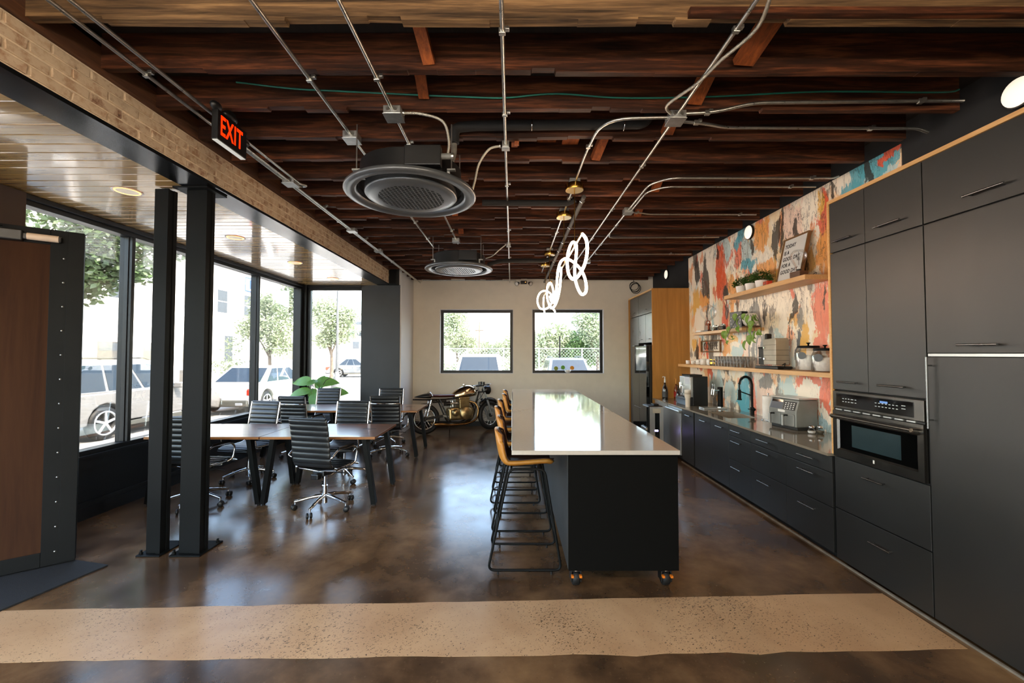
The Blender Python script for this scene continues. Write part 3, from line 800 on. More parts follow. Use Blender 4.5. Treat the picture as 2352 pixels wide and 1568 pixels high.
# oven tower
t = unit('oven_tower', 'tall black cabinet tower holding the built-in oven', 2.60, 3.364, .03, 2.866)
bpy.data.objects.remove(kids(t)[0])
obj('carcass', MB().bx(FX + .021, 3.235, 2.601, 3.363, .03, .836).bx(FX + .021, 3.235, 2.601, 3.363, 1.362, 2.866).bx(3.18, 3.235, 2.601, 3.363, .836, 1.362).bx(FX + .01, 3.18, 2.601, 2.609, .836, 1.362).bx(FX + .01, 3.18, 3.356, 3.363, .836, 1.362), M['cab_in'], t)
ys = 3.03
front('door', t, ys, 3.364, 2.463, 2.866, 3.21, 2.54, .18); front('door', t, 2.60, ys, 2.463, 2.866, 2.82, 2.54, .20)
front('door', t, ys, 3.364, 1.366, 2.458, 3.19, 1.43, .18); front('door', t, 2.60, ys, 1.366, 2.458, 2.82, 1.43, .20)
front('drawer', t, 2.60, 3.364, .428, .832, 2.98, .745, .17); front('drawer', t, 2.60, 3.364, .03, .424, 2.94, .30, .17)
# oven
t = thing('built_in_oven', 'built-in black stainless oven with a glass door and touch panel', 'oven', (FX, 2.982, 0))
OW = .368
obj('body', MB().bx(.02, .57, -OW + .006, OW - .006, .842, 1.358), M['black_plastic'], t)
b = MB().bx(-.012, .02, -OW, OW, 1.222, 1.356)
obj('control_panel', b, M['black_stainless'], t, bev=.003)
pg = obj('touch_panel', MB().bx(-.0155, -.011, -.30, .33, 1.240, 1.338), M['black_glass'], t)
M['icon'] = emitter('panel_icon', '#8f9696', .25)
b = MB()
for yy0, nn in ((.27, 4), (.18, 2), (-.02, 7)):
    for q in range(nn):
        for zz in (1.30, 1.277): b.bx(-.0162, -.0154, yy0 - q * .027 - .014, yy0 - q * .027, zz, zz + .004)
for zz in (1.305, 1.285): b.bx(-.0162, -.0154, -.25, -.222, zz, zz + .004)
obj('panel_markings', b, M['icon'], pg, kind='stuff')
obj('clock_display', MB().bx(-.0162, -.0154, -.12, -.06, 1.306, 1.32), emitter('clock_blue', '#3b5a86', .5), pg)
obj('vent_strip', MB().bx(-.006, .02, -OW, OW, 1.206, 1.219), M['black_plastic'], t)
b = MB()
for q in range(8): b.bx(-.012, -.004, -.31 + q * .085, -.25 + q * .085, 1.208, 1.217)
obj('vent_slot', b, M['stainless'], t, kind='stuff')
d = MB(); z0, z1 = .842, 1.203
iy0, iy1, iz0, iz1 = -.315, .315, .912, 1.128
d.bx(-.018, .02, -OW, OW, z0, iz0 - .012).bx(-.018, .02, -OW, OW, iz1 + .012, z1).bx(-.018, .02, -OW, iy0 - .012, iz0 - .012, iz1 + .012).bx(-.018, .02, iy1 + .012, OW, iz0 - .012, iz1 + .012)
# sloping inner lip of the door frame
for (ya, za), (yb, zb_) in (((iy0, iz0), (iy1, iz0)), ((iy1, iz0), (iy1, iz1)), ((iy1, iz1), (iy0, iz1)), ((iy0, iz1), (iy0, iz0))):
    o1 = lambda y_, z_: (-.018, y_ + (.012 if y_ > 0 else -.012), z_ + (.012 if z_ > 1 else -.012))
    d.add([o1(ya, za), o1(yb, zb_), (-.004, yb, zb_), (-.004, ya, za)], [(0, 1, 2, 3)])
dr = obj('door', d, M['black_stainless'], t)
obj('door_glass', MB().bx(-.005, .012, iy0, iy1, iz0, iz1), M['black_glass'], dr)
obj('viewing_window', MB().bx(-.0062, -.0048, -.20, .20, .942, 1.105), plain('oven_window_mesh', '#24373c', .3, .2, var=.25, vs=3, coat=.5), dr)
obj('badge', MB().bx(-.019, -.0175, -.008, .004, .868, .892), M['white_plastic'], dr)
h = MB().cyl((-.062, -.33, 1.165), (-.062, .33, 1.165), .011, n=12)
for yy in (-.33, .33): h.tube([(-.062, yy, 1.165), (-.05, yy, 1.16), (-.018, yy, 1.155)], [.013, .018, .022], 10)
obj('handle', h, M['black_stainless'], dr)

# tall pantry next to the camera side
t = unit('tall_pantry', 'tallest black pantry cabinet with three stacked doors past the oven', 1.82, 2.596, .03, 2.866)
front('door', t, 1.82, 2.596, 2.463, 2.866, 2.235, 2.54, .20)
front('door', t, 1.82, 2.596, 1.652, 2.458, 2.29, 1.70, .20)
front('door', t, 1.82, 2.596, .03, 1.632, 2.568, 1.41, .44, True)
obj('gap_strip', MB().bx(FX + .004, FX + .02, 1.822, 2.594, 1.634, 1.650), M['stainless'], t)
t = unit('tall_pantry', 'black pantry cabinet cut off by the edge of the view', 1.15, 1.815, .03, 2.866)
front('door', t, 1.15, 1.815, .03, 2.866)

# fridge tower at the far end
t = thing('fridge_tower', 'tall oak-sided cabinet tower around the black fridge', 'cabinet')
obj('side_panel', MB().bx(2.56, 3.242, 7.58, 7.605, .0, 2.85), M['oak_v'], t)
obj('top_panel', MB().bx(2.56, 3.242, 7.605, 9.12, 2.825, 2.85), M['oak_y'], t)
obj('back_panel', MB().bx(3.2, 3.242, 7.606, 9.12, 0, 2.82), M['cab_in'], t)
obj('side_panel', MB().bx(2.56, 3.2, 9.10, 9.12, 0, 2.82), M['oak_v'], t)
M['cab_grey'] = plain('satin_grey_front', '#3b4042', .3, var=.04, spec=.7)
obj('carcass', MB().bx(2.62, 3.19, 7.61, 8.50, 1.86, 2.82).bx(2.62, 3.19, 8.505, 9.098, .03, 2.82), M['cab_in'], t)
for y0, y1, z0, z1, hy, hz in ((7.61, 8.50, 2.42, 2.82, 8.0, 2.5), (8.505, 9.098, 2.42, 2.82, 8.75, 2.5), (7.61, 8.05, 1.86, 2.41, 7.82, 1.93), (8.055, 8.50, 1.86, 2.41, 8.28, 1.93), (8.505, 9.098, .04, 2.41, 8.62, 1.4)):
    front('door', t, y0, y1, z0, z1, hy, hz, .14, mat=M['cab_grey'])
t = thing('fridge', 'black glass-fronted fridge with French doors and two drawers', 'fridge', (2.46, 8.055, 0))
obj('body', MB().bx(.06, .72, -.425, .425, .02, 1.80), M['black_plastic'], t, bev=.004)
for s in (-1, 1):
    for z0, z1, nm in ((.62, 1.795, 'door'), (.04, .60, 'drawer')):
        obj(nm, MB().bx(0, .055, .003 if s > 0 else -.425, .425 if s > 0 else -.003, z0, z1), M['black_glass'], t, bev=.004)
obj('grip_channel', MB().bx(.02, .06, -.42, .42, .603, .617), M['stainless'], t)
for q in (-.42, .3): obj('hinge_cover', MB().bx(.0, .2, q, q + .12, 1.801, 1.815), M['black_plastic'], t)

# tall slim appliance standing in front of the dishwasher
t = thing('water_dispenser', 'slim stainless and black drinks dispenser standing by the fridge', 'dispenser', (2.33, 6.92, 0))
obj('body', MB().bx(-.12, .12, -.15, .15, .02, .80), M['black_plastic'], t, bev=.012)
obj('side_panel', MB().bx(-.10, .12, -.165, -.151, .03, .79), M['stainless'], t, bev=.004)
obj('dark_recess', MB().bx(-.02, .055, -.168, -.164, .10, .70), M['black_glass'], t)
obj('label_sticker', MB().bx(-.055, .075, -.169, -.1655, .69, .765), plain('cream_sticker', '#cfc8b4', .6), t)
obj('display', MB().bx(-.02, .03, -.1692, -.164, .395, .42), emitter('violet_led', '#a79cff', 6), t)
obj('front_door', MB().bx(-.145, -.12, -.14, .14, .46, .79), M['black_glass'], t, bev=.006)
obj('spout', MB().bx(-.16, -.12, -.13, .13, .40, .45), M['stainless'], t, bev=.012)
obj('lower_panel', MB().bx(-.135, -.12, -.14, .14, .05, .39), M['black_plastic'], t, bev=.004)
obj('lid_block', MB().bx(-.02, .06, -.12, .02, .802, .83), M['black_plastic'], t, bev=.004)
for q in ((-.09, -.12), (.09, -.12), (-.09, .12), (.09, .12)): obj('foot', MB().cyl((*q, 0), (*q, .02), .02), M['rubber'], t)

# floating oak shelves
def shelf(label, y0, y1, z0, z1):
    o = obj('oak_shelf', MB().bx(2.952, 3.242, y0, y1, z0, z1), M['oak_y'], None, bev=.0015)
    return tag(o, label, 'shelf', 'floating oak shelves on the mural')
shelf('topmost oak shelf, under the letter board and potted greenery', 4.17, 5.77, 2.40, 2.45)
shelf('shortest oak shelf, carrying the clock and the trailing plant', 5.335, 6.80, 1.948, 1.988)
shelf('longest oak shelf, carrying glasses, cups and jars', 3.389, 7.40, 1.425, 1.47)
# round wall lamps
def disc_lamp(label, x, y, z):
    t = thing('wall_lamp', label, 'lamp', (x, y, z), 0, 'round white wall lamps')
    R_ = Matrix.Rotation(-PI / 2, 3, 'Y')
    obj('rim', MB().lathe([(.0, 0.001), (.098, 0.001), (.098, 0.001), (.098, .026), (.098, .026), (.088, .030)], 28, M=R_), M['frame_black'], t)
    obj('diffuser', MB().lathe([(.09, .028), (.086, .036), (.05, .040), (0, .041)], 28, M=R_), M['disc'], t)
M['disc'] = emitter('lamp_diffuser', '#fff4e6', .16)
disc_lamp('round white wall lamp on the mural above the plants', 3.243, 5.61, 3.30)
disc_lamp('round white wall lamp on the black wall above the fridge tower', 3.25, 8.65, 3.305)
disc_lamp('round white wall lamp above the tall pantry', 3.25, 2.60, 3.315)
# ---------------------------------------------------------------- island
t = thing('kitchen_island', 'long black island on castors with a pale stone top', 'island', (.775, 5.3, 0))
obj('countertop', MB().bx(-.778, .378, -2.428, 2.52, .956, .986), M['quartz'], t, bev=.002)
obj('body', MB().bx(-.36, .36, -2.35, 2.40, .16, .955), M['cab_in'], t)
obj('side_panel', MB().bx(-.385, -.362, -2.36, 2.42, .15, .955), M['cab'], t, bev=.001)
obj('side_panel', MB().bx(.362, .378, -2.36, 2.42, .15, .955), M['cab'], t, bev=.001)
M['panel_black'] = plain('flat_black_panel', '#080807', .8, var=.05, spec=.1)
ep = obj('end_panel', MB().bx(-.383, .380, -2.381, -2.361, .15, .955), M['panel_black'], t, bev=.001)
for x in (-.33, -.02, .34):
    for z in (.19, .93): obj('screw', MB().lathe([(0, -.004), (.006, -.003), (.007, 0)], 10, (x, -2.381, z), Matrix.Rotation(PI / 2, 3, 'X')), M['zinc'], ep)
obj('end_panel', MB().bx(-.383, .380, 2.421, 2.44, .15, .955), M['cab'], t)
M['orange'] = plain('orange_plastic', '#d9741c', .4)
for x in (-.32, .32):
    for y in (-2.28, -.8, .75, 2.3):
        c = obj('caster', MB().bx(-.045, .045, -.05, .05, .143, .15).cyl((0, 0, .105), (0, 0, .143), .022), M['zinc'], t, loc=(x, y, 0))
        obj('fork', MB().bx(-.038, -.028, -.03, .045, .035, .11).bx(.028, .038, -.03, .045, .035, .11).bx(-.038, .038, -.02, .03, .10, .112), M['black_plastic'], c, bev=.003)
        obj('wheel', MB().lathe([(.0, -.026), (.045, -.026), (.052, -.018), (.052, .018), (.045, .026), (0, .026)], 20, (0, .01, .0522), Matrix.Rotation(PI / 2, 3, 'Y')), M['rubber'], c)
        for q in (-.038, .02): obj('brake_pedal', MB().bx(q, q + .018, -.056, -.03, .075, .09), M['orange'], c, bev=.002)

# ---------------------------------------------------------------- bar stools (local x points at the island)
def stool():
    t = thing('bar_stool', '', 'stool', (0, 0, 0), 0, 'tan leather bar stools along the island')
    prof = spline([(.205, .792), (.17, .802), (.09, .797), (0, .79), (-.08, .785), (-.14, .792), (-.178, .83), (-.198, .89), (-.213, .97), (-.225, 1.05)], 4)
    n = len(prof) - 1
    def shell(off, shrink, curl):
        def f(u, v):
            q = u * n; i = min(int(q), n - 1); a, b2 = prof[i], prof[i + 1]; p = a.lerp(b2, q - i); d = (b2 - a).normalized()
            nx, nz = -d.y, d.x                           # points to the inside of the shell
            if nz < 0 and u < .5: nx, nz = -nx, -nz
            if u >= .5 and nx < 0: nx, nz = -nx, -nz
            w = .215 - shrink
            if u > .62: w -= .03 * (u - .62) / .38
            e = 0
            if u < .12: e = (1 - u / .12)
            if u > .86: e = (u - .86) / .14
            w *= (1 - e ** 2.6 * .30)
            s = 2 * v - 1
            lift = curl * abs(s) ** 3.2
            if u > .9: p = p + d * (-.045 * abs(s) ** 4)
            return (p.x + nx * (off + lift), s * w, p.y + nz * (off + lift))
        return f
    o = obj('seat_shell', MB().grid(shell(0, 0, .045), 36, 14), M['leather_tan'], t)
    m = o.modifiers.new('thickness', 'SOLIDIFY'); m.thickness = .022; m.offset = 0
    o = obj('inner_pad', MB().grid(shell(.0145, .012, .043), 36, 14), M['leather_brown'], t)
    m = o.modifiers.new('thickness', 'SOLIDIFY'); m.thickness = .008; m.offset = 0
    # two side loops, leaning outward a little
    for s in (-1, 1):
        loop = [(-.115, s * .16, .765), (-.275, s * .215, .032), (.275, s * .215, .032), (.155, s * .16, .765)]
        pts = fillet([(.02, s * .16, .768)] + loop + [(.02, s * .16, .768)], .05, 5)
        fr = obj('leg_frame', MB().tube(pts, .0095, 8), M['steel_black'], t)
        for x in (-.2, .2): obj('foot', MB().cyl((x, s * .215, 0), (x, s * .215, .024), .008, n=8), M['rubber'], fr)
    obj('cross_bar', MB().cyl((-.1, -.16, .765), (-.1, .16, .765), .009, n=8).cyl((.13, -.16, .765), (.13, .16, .765), .009, n=8), M['steel_black'], t)
    obj('footrest', MB().cyl((.235, -.192, .28), (.235, .192, .28), .0095, n=8), M['steel_black'], t)
    obj('back_rail', MB().cyl((-.215, -.192, .31), (-.215, .192, .31), .0085, n=8), M['steel_black'], t)
    return t
s0 = stool(); s0.location = (.095, 3.375, 0)
s0['label'] = 'tan leather bar stool at the near end of the island'
for y, dx, lab in ((4.06, 0, 'second tan leather bar stool from the near end of the island'), (4.78, -.05, 'third tan leather bar stool from the near end of the island'),
                   (5.50, -.04, 'fourth tan leather bar stool from the near end of the island'), (6.27, .0, 'fifth tan leather bar stool from the near end of the island'),
                   (6.98, .0, 'tan leather bar stool at the far end of the island')):
    dup(s0, lab, (.085 + dx, y, 0))

# ---------------------------------------------------------------- ring-loop LED pendants
def unit_path(pts): return spline(pts, 10)
def pendant(label, y0, y1, zb_, canopies, tubes, X=.6):
    t = thing('loop_pendant', label, 'pendant lamp', (X, (y0 + y1) / 2, 3.25), 0, 'looping LED pendants over the island')
    oy, oz = (y0 + y1) / 2, 3.25
    for yc in canopies:
        c = obj('canopy', MB().lathe([(0, .0), (.085, .0), (.085, .0), (.087, .004), (.087, .055), (.085, .06), (.085, .06), (0, .06)], 28, (0, yc - oy, -.035)), M['brass'], t)
        obj('junction_box', MB().bx(-.05, .05, yc - oy - .05, yc - oy + .05, .025, .07), M['zinc_box'], c, bev=.004)
        obj('suspension_rod', MB().cyl((0, yc - oy, zb_ - oz), (0, yc - oy, -.035), .0042, n=8), M['brass'], t)
    obj('bar', MB().obox((0, y0 - oy, zb_ - oz), (0, y1 - oy, zb_ - oz), .016, .022), M['brass'], t)
    for pts in tubes:
        obj('led_tube', MB().tube([(x - X, y - oy, z - oz) for x, y, z in spline(pts, 8)], .0135, 10), M['led'], t)
def px(u, v, y):                                # a point at depth y along a sight line, used once to lay out the loops
    f = 955.0; a = (u - 1176) / f; b2 = (784 - v) / f; T = math.atan(28 / f); c_, s_ = math.cos(T), math.sin(T)
    k = y / (c_ - b2 * s_)
    return (a * k, y, 1.65 + (s_ + b2 * c_) * k)
A1 = [px(*q) for q in ((1337, 537, 3.56), (1346, 549, 3.52), (1349, 572, 3.50), (1345, 600, 3.52), (1336, 622, 3.56), (1324, 638, 3.62), (1314, 640, 3.70), (1306, 628, 3.78), (1303, 605, 3.86), (1305, 580, 3.94),
                       (1312, 560, 4.0), (1319, 556, 4.04), (1324, 565, 4.06), (1323, 590, 4.06), (1320, 620, 4.04), (1322, 645, 4.0), (1330, 668, 3.96), (1338, 676, 3.94), (1346, 668, 3.96), (1345, 645, 4.02), (1336, 622, 4.12), (1322, 606, 4.26), (1309, 597, 4.42), (1297, 594, 4.60),
                       (1287, 603, 4.72), (1281, 625, 4.78), (1279, 655, 4.82), (1276, 680, 4.86), (1272, 694, 4.9), (1266, 690, 4.94), (1263, 680, 4.97))]
A2 = [px(*q) for q in ((1289, 613, 4.97), (1288, 635, 4.97), (1286, 660, 4.97), (1281, 685, 4.97), (1274, 702, 4.97), (1267, 707, 4.97), (1261, 699, 4.97))]
pendant('brass-barred looping LED pendant at the near end of the island', 3.55, 5.0, 2.685, (3.95, 4.76), (A1, A2))
B1 = [px(*q) for q in ((1264, 648, 6.45), (1268, 656, 6.42), (1271, 670, 6.42), (1270, 685, 6.45), (1265, 699, 6.5), (1258, 707, 6.58), (1249, 710, 6.68), (1240, 707, 6.8), (1235, 696, 6.9), (1235, 684, 7.0), (1240, 673, 7.1), (1248, 668, 7.2), (1257, 669, 7.3), (1265, 675, 7.36), (1270, 685, 7.40), (1273, 695, 7.44))]
B2 = [px(*q) for q in ((1249, 682, 7.86), (1248, 695, 7.86), (1249, 708, 7.86), (1251, 718, 7.86))]
B3 = [px(*q) for q in ((1264, 648, 6.6), (1258, 655, 6.62), (1256, 672, 6.66), (1258, 690, 6.7), (1264, 703, 6.76), (1270, 708, 6.82), (1275, 716, 6.9))]
pendant('brass-barred looping LED pendant at the far end of the island', 6.3, 7.9, 2.745, (6.58, 7.42), (B1, B2, B3))
# ---------------------------------------------------------------- entrance door, swung into the room
d = struct('door_1'); d.location = (-4.27, 2.72, 0); d.rotation_euler = (0, 0, math.atan2(.627, .784))
M['door_wood'] = wood('walnut_door_veneer', '#281710', '#432a1a', (9, 9, .6), .8, vary=False, contrast=.8, ns=1.2, bmp=.05)
L = 1.02
M['door_wood'].node_tree.nodes['Principled BSDF'].inputs['Specular IOR Level'].default_value = .12
M['door_steel'] = plain('door_steel', '#0b0d0e', .6, var=.06, spec=.15)
struct('stile', MB().bx(L - .185, L, -.028, .028, .02, 2.62).bx(0, .10, -.028, .028, .02, 2.62), M['door_steel'], d, bev=.003)
struct('rail', MB().bx(.10, L - .185, -.028, .028, .02, .13).bx(.10, L - .185, -.028, .028, 2.50, 2.62), M['door_steel'], d, bev=.003)
struct('wood_panel', MB().bx(.10, L - .185, -.022, .022, .13, 2.50), M['door_wood'], d)
struct('edge_channel', MB().bx(L - .09, L + .002, -.034, -.027, .03, 2.61), M['door_steel'], d, bev=.002)
for q in range(13): struct('screw', MB().lathe([(0, .004), (.006, .003), (.007, 0)], 8, (L - .11, -.028, .12 + q * .19), Matrix.Rotation(PI / 2, 3, 'X')), M['zinc'], d)
struct('closer_body', MB().bx(.56, .70, -.085, -.029, 2.50, 2.58).bx(.56, .90, -.07, -.029, 2.515, 2.565), M['black_plastic'], d, bev=.008)
struct('closer_cap', MB().cyl((.72, -.062, 2.54), (.885, -.062, 2.54), .026, n=14), plain('almond_plastic', '#cdb9a6', .5), d)
struct('closer_arm', MB().obox((.60, -.07, 2.60), (.30, -.16, 2.61), .03, .012).obox((.30, -.16, 2.61), (.05, -.02, 2.63), .03, .012), M['door_steel'], d)
struct('pull_bar', MB().cyl((L - .14, -.09, .9), (L - .14, -.09, 1.5), .013).cyl((L - .14, -.09, .95), (L - .14, -.02, .95), .01).cyl((L - .14, -.09, 1.45), (L - .14, -.02, 1.45), .01), M['door_steel'], d)
bpy.data.objects.remove(bpy.data.objects['pull_bar'])
hd = struct('door_head', MB().bx(-4.29, -4.14, 1.55, 2.70, 2.66, 2.78), M['door_steel'])
hd['kind'] = 'structure'
m_ = [(-3.139, 3.28), (-3.50, 1.75), (-4.235, 1.92), (-4.235, 3.54)]
tag(obj('door_mat', MB().prism(m_, .001, .012, 'xy'), plain('black_door_mat', '#15181b', .8, var=.2, vs=60, bmp=.5, bs=300)), 'thin black mat on the floor under the open entrance door', 'mat')

# ---------------------------------------------------------------- desks
def desk(label, x0, x1, y0, y1):
    xc, yc = (x0 + x1) / 2, (y0 + y1) / 2; hx, hy = (x1 - x0) / 2 - .002, (y1 - y0) / 2
    t = thing('desk', label, 'desk', (xc, yc, 0), 0, 'walnut desks with black splayed legs')
    tp = obj('desktop', MB().bx(-hx, hx, -hy, hy, .722, .75), M['walnut'], t, bev=.002)
    obj('edge_band', MB().bx(-hx, hx, -hy - .002, -hy + .0005, .7225, .749), M['walnut_edge'], tp)
    obj('cable_slot', MB().bx(hx - .30, hx - .14, .05, .075, .7492, .7515), M['black_plastic'], tp)
    for sx in (-1, 1):
        for sy in (-1, 1):
            p = (sx * (hx - .125), sy * (hy - .05), .718); q = (sx * (hx - .02), sy * (hy - .06), .018)
            l = obj('leg', MB().obox(p, q, .05, .07, (0, 1, 0)), M['steel_black'], t, bev=.003)
            obj('foot', MB().cyl((q[0], q[1], 0), (q[0], q[1], .02), .02), M['rubber'], l)
        obj('cross_rail', MB().bx(sx * (hx - .15), sx * (hx - .10), -hy + .06, hy - .06, .685, .72), M['steel_black'], t)
    obj('apron', MB().bx(-hx + .15, hx - .15, -.03, .03, .685, .721), M['steel_black'], t)
    return t
desk('walnut desk nearest the viewer, by the wide floor gap to the island', -2.735, -1.484, 4.53, 5.37)
desk('walnut desk nearest the viewer, running behind the steel posts', -3.99, -2.741, 4.53, 5.37)
desk('walnut desk of the back row, in front of the motorcycle', -2.735, -1.498, 6.60, 7.44)
desk('walnut desk of the back row, by the corner window', -3.99, -2.741, 6.60, 7.44)

# ---------------------------------------------------------------- ribbed office chairs (local +y is forward)
def ribbed(prof, hw, nrib, t0=.008, t1=.011):
    P = spline([(0, a, b) for a, b in prof], 10); n = len(P) - 1
    L_ = [0]
    for i in range(n): L_.append(L_[-1] + (P[i + 1] - P[i]).length)
    NU, NV = nrib * 8, 20
    def f(u, v):
        d = u * L_[-1]; i = max(0, min(n - 1, next((k for k in range(n) if L_[k + 1] >= d), n - 1)))
        p = P[i].lerp(P[i + 1], (d - L_[i]) / max(1e-6, L_[i + 1] - L_[i])); T = (P[i + 1] - P[i]).normalized()
        nrm = Vector((0, -T.z, T.y))
        th = t0 + t1 * abs(math.sin(PI * nrib * u)) ** .55
        if u < .02 or u > .98: th = t0 * .6
        a = 2 * PI * v; ca, sa = math.cos(a), math.sin(a)
        w = hw * (1 if ca >= 0 else -1) * abs(ca) ** .35
        return p + Vector((w, 0, 0)) + nrm * (th * (1 if sa >= 0 else -1) * abs(sa) ** .6)
    return MB().grid(f, NU, NV)
def office_chair(bar=True, name='office_chair'):
    t = thing(name, '', 'office chair', (0, 0, 0), 0, 'black ribbed office chairs at the desks')
    backp = [(-.185, .475), (-.222, .53), (-.238, .62), (-.25, .74), (-.268, .86), (-.295, .985)]
    seatp = [(-.17, .462), (-.08, .448), (.04, .452), (.14, .458), (.215, .445), (.245, .415)]
    bk = obj('backrest', ribbed(backp, .215 if bar else .228, 9), M['leather_black'], t)
    obj('head_roll', MB().tube([(-.215, -.297, .985), (.215, -.297, .985)], .013, 10), M['leather_black'], bk)
    st = obj('seat', ribbed(seatp, .225, 8), M['leather_black'], t)
    for s in (-1, 1):
        x = s * .226
        side = spline([(x, .235, .425), (x, .13, .452), (x, -.04, .447), (x, -.165, .462), (x, -.215, .53), (x, -.245, .72), (x, -.295, .985)], 6)
        obj('side_rail', MB().tube(side if bar else side[:20], .011, 8), M['chrome'], t)
        x = s * .262
        arm = fillet([(s * .228, .10, .44), (x, .14, .47), (x, .17, .60), (x, .10, .655), (x, -.16, .66), (x, -.25, .60), (s * .23, -.24, .58)], .06, 5)
        ar = obj('armrest', MB().tube(arm, .0105, 8), M['chrome'], t)
        obj('arm_pad', MB().tube([(x, .09, .668), (x, -.15, .672)], .014, 8), M['black_plastic'], ar)
    if bar:
        pts = [(.222 * math.cos(a), -.29 - .055 * math.sin(a), .875) for a in [PI * k / 12 for k in range(13)]]
        obj('back_bar', MB().tube(pts, .0105, 8), M['chrome'], t)
    obj('seat_bar', MB().tube([(-.226, .02, .43), (0, .02, .405), (.226, .02, .43)], .012, 8).tube([(-.226, -.13, .44), (0, -.11, .41), (.226, -.13, .44)], .012, 8), M['chrome'], t)
    mc = obj('mechanism', MB().bx(-.07, .07, -.13, .10, .36, .415).bx(-.045, .045, -.19, -.12, .34, .40), M['black_plastic'], t, bev=.012)
    obj('lever', MB().tube([(.06, .02, .375), (.2, .03, .37), (.25, .04, .36)], .007, 6), M['black_plastic'], mc)
    obj('column', MB().cyl((0, -.02, .20), (0, -.02, .36), .018).cyl((0, -.02, .10), (0, -.02, .24), .028).cyl((0, -.02, .055), (0, -.02, .10), .03), M['chrome'], t)
    for k in range(5):
        a = math.radians(-8 + 72 * k); ca, sa = math.cos(a), math.sin(a)
        P = [(.02 * ca, -.02 + .02 * sa, .135), (.12 * ca, -.02 + .12 * sa, .125), (.24 * ca, -.02 + .24 * sa, .10), (.295 * ca, -.02 + .295 * sa, .088)]
        sp = obj('base_arm', MB().tube(spline(P, 5), [.02] * 6 + [.017] * 5 + [.014] * 5, 8).cyl((.29 * ca, -.02 + .29 * sa, .06), (.29 * ca, -.02 + .29 * sa, .095), .009, n=8), M['chrome'], t)
        cx, cy_ = .30 * ca, -.02 + .30 * sa
        for s in (-1, 1):
            R_ = Matrix.Rotation(a + .6, 3, 'Z') @ Matrix.Rotation(PI / 2, 3, 'X')
            off = Matrix.Rotation(a + .6, 3, 'Z') @ Vector((0, s * .017, 0))
            obj('caster', MB().lathe([(0, -.012), (.02, -.012), (.029, -.006), (.029, .006), (.02, .012), (0, .012)], 16, (cx + off.x, cy_ + off.y, .029), R_), M['black_plastic'], sp)
    return t
c0 = office_chair(False); c0.location = (-2.005, 4.53, 0); c0.rotation_euler = (0, 0, math.radians(-14))
c0['label'] = 'black ribbed office chair turned away in front of the near desk'
c1 = office_chair(True); c1.location = (-3.35, 6.72, 0); c1.rotation_euler = (0, 0, math.radians(-9))
c1['label'] = 'black ribbed office chair with a chrome back bar between the desk rows, near the window'
dup(c1, 'black ribbed office chair with a chrome back bar, pushed in at the back desk', (-1.985, 6.80, 0), math.radians(2))
dup(c0, 'black ribbed office chair mostly hidden behind the steel posts', (-3.44, 4.64, 0), math.radians(-6))
dup(c1, 'black ribbed office chair facing the viewer at the near desk, on the window side', (-3.47, 5.50, 0), math.radians(168))
dup(c1, 'black ribbed office chair facing the viewer behind the turned-away chair', (-2.22, 5.52, 0), math.radians(177))
dup(c1, 'black ribbed office chair facing the viewer beyond the back desk, beside the charcoal wall', (-2.28, 7.62, 0), math.radians(180))
dup(c1, 'black ribbed office chair facing the viewer beyond the back desk, next to the leafy plant', (-3.48, 7.62, 0), math.radians(177))

# ---------------------------------------------------------------- big-leaf plant in the corner
def leaf_blade(base, azim, length, width, pitch, droop, heart=.25, nu=8, nv=6, fold=.12, roll=.85):
    base = Vector(base); A = Matrix.Rotation(azim, 3, 'Z')
    def f(u, v):
        s = 2 * v - 1
        w = width * (math.sin(PI * min(1, u ** .62)) ** .8 if 0 < u < 1 else 0) * .5 + .002
        x = length * (u - heart * (abs(s) ** 1.5) * (1 - u) ** 2)
        z = math.sin(pitch) * x - droop * u * u * length + fold * abs(s) * w
        return base + Matrix.Rotation(roll, 3, 'X') @ (A @ Vector((x * math.cos(pitch), s * w, z)))
    return MB().grid(f, nu, nv)
M['leaf'] = leaf_mat('big_leaf', '#2e5b26', '#79ad55', .35)
M['leaf_small'] = leaf_mat('small_leaf', '#24401c', '#5a8a3c', .5)
M['vine'] = leaf_mat('vine_leaf', '#2c5a1f', '#8db24b', .4)
M['stem'] = plain('green_stem', '#6b8a48', .5)
M['soil'] = plain('potting_soil', '#2a1d13', .95, bmp=.6, bs=60)
t = thing('potted_plant', 'large-leaved green houseplant in the window corner', 'plant', (-3.84, 8.2, 0))
obj('pot', MB().lathe([(0, 0), (.15, 0), (.15, 0), (.19, .42), (.19, .42), (.175, .42), (.17, .38), (0, .38)], 24), plain('grey_pot', '#5b5d5c', .6), t)
obj('soil', MB().lathe([(0, .381), (.168, .381)], 20), M['soil'], t)
for az, h, r, ln_, wd, pt, dr in ((3.0, 1.10, .20, .36, .24, .15, .5), (.3, 1.08, .05, .34, .26, .0, .45), (3.4, .92, .18, .34, .20, .25, .4), (.1, .88, .28, .32, .24, .1, .3), (1.5, 1.0, .1, .3, .22, .4, .4),
                                  (-1.4, .84, .15, .28, .2, .1, .5), (-.5, .78, .2, .26, .2, .1, .4), (2.2, .8, .2, .28, .2, .2, .4), (4.3, 1.12, .04, .22, .15, .5, .2)):
    bx_, by_ = r * math.cos(az), r * math.sin(az)
    st = obj('stem', MB().tube(spline([(0, 0, .38), (bx_ * .4, by_ * .4, .38 + (h - .38) * .6), (bx_, by_, h)], 6), .008, 6), M['stem'], t)
    obj('leaf', leaf_blade((bx_, by_, h), az, ln_, wd, pt, dr), M['leaf'], st)
obj('dry_stem', MB().tube([(.05, 0, .5), (.1, 0, 1.0), (.2, -.05, 1.13), (.28, -.05, 1.18)], .006, 6), plain('dry_stem', '#3d3128', .8), t)

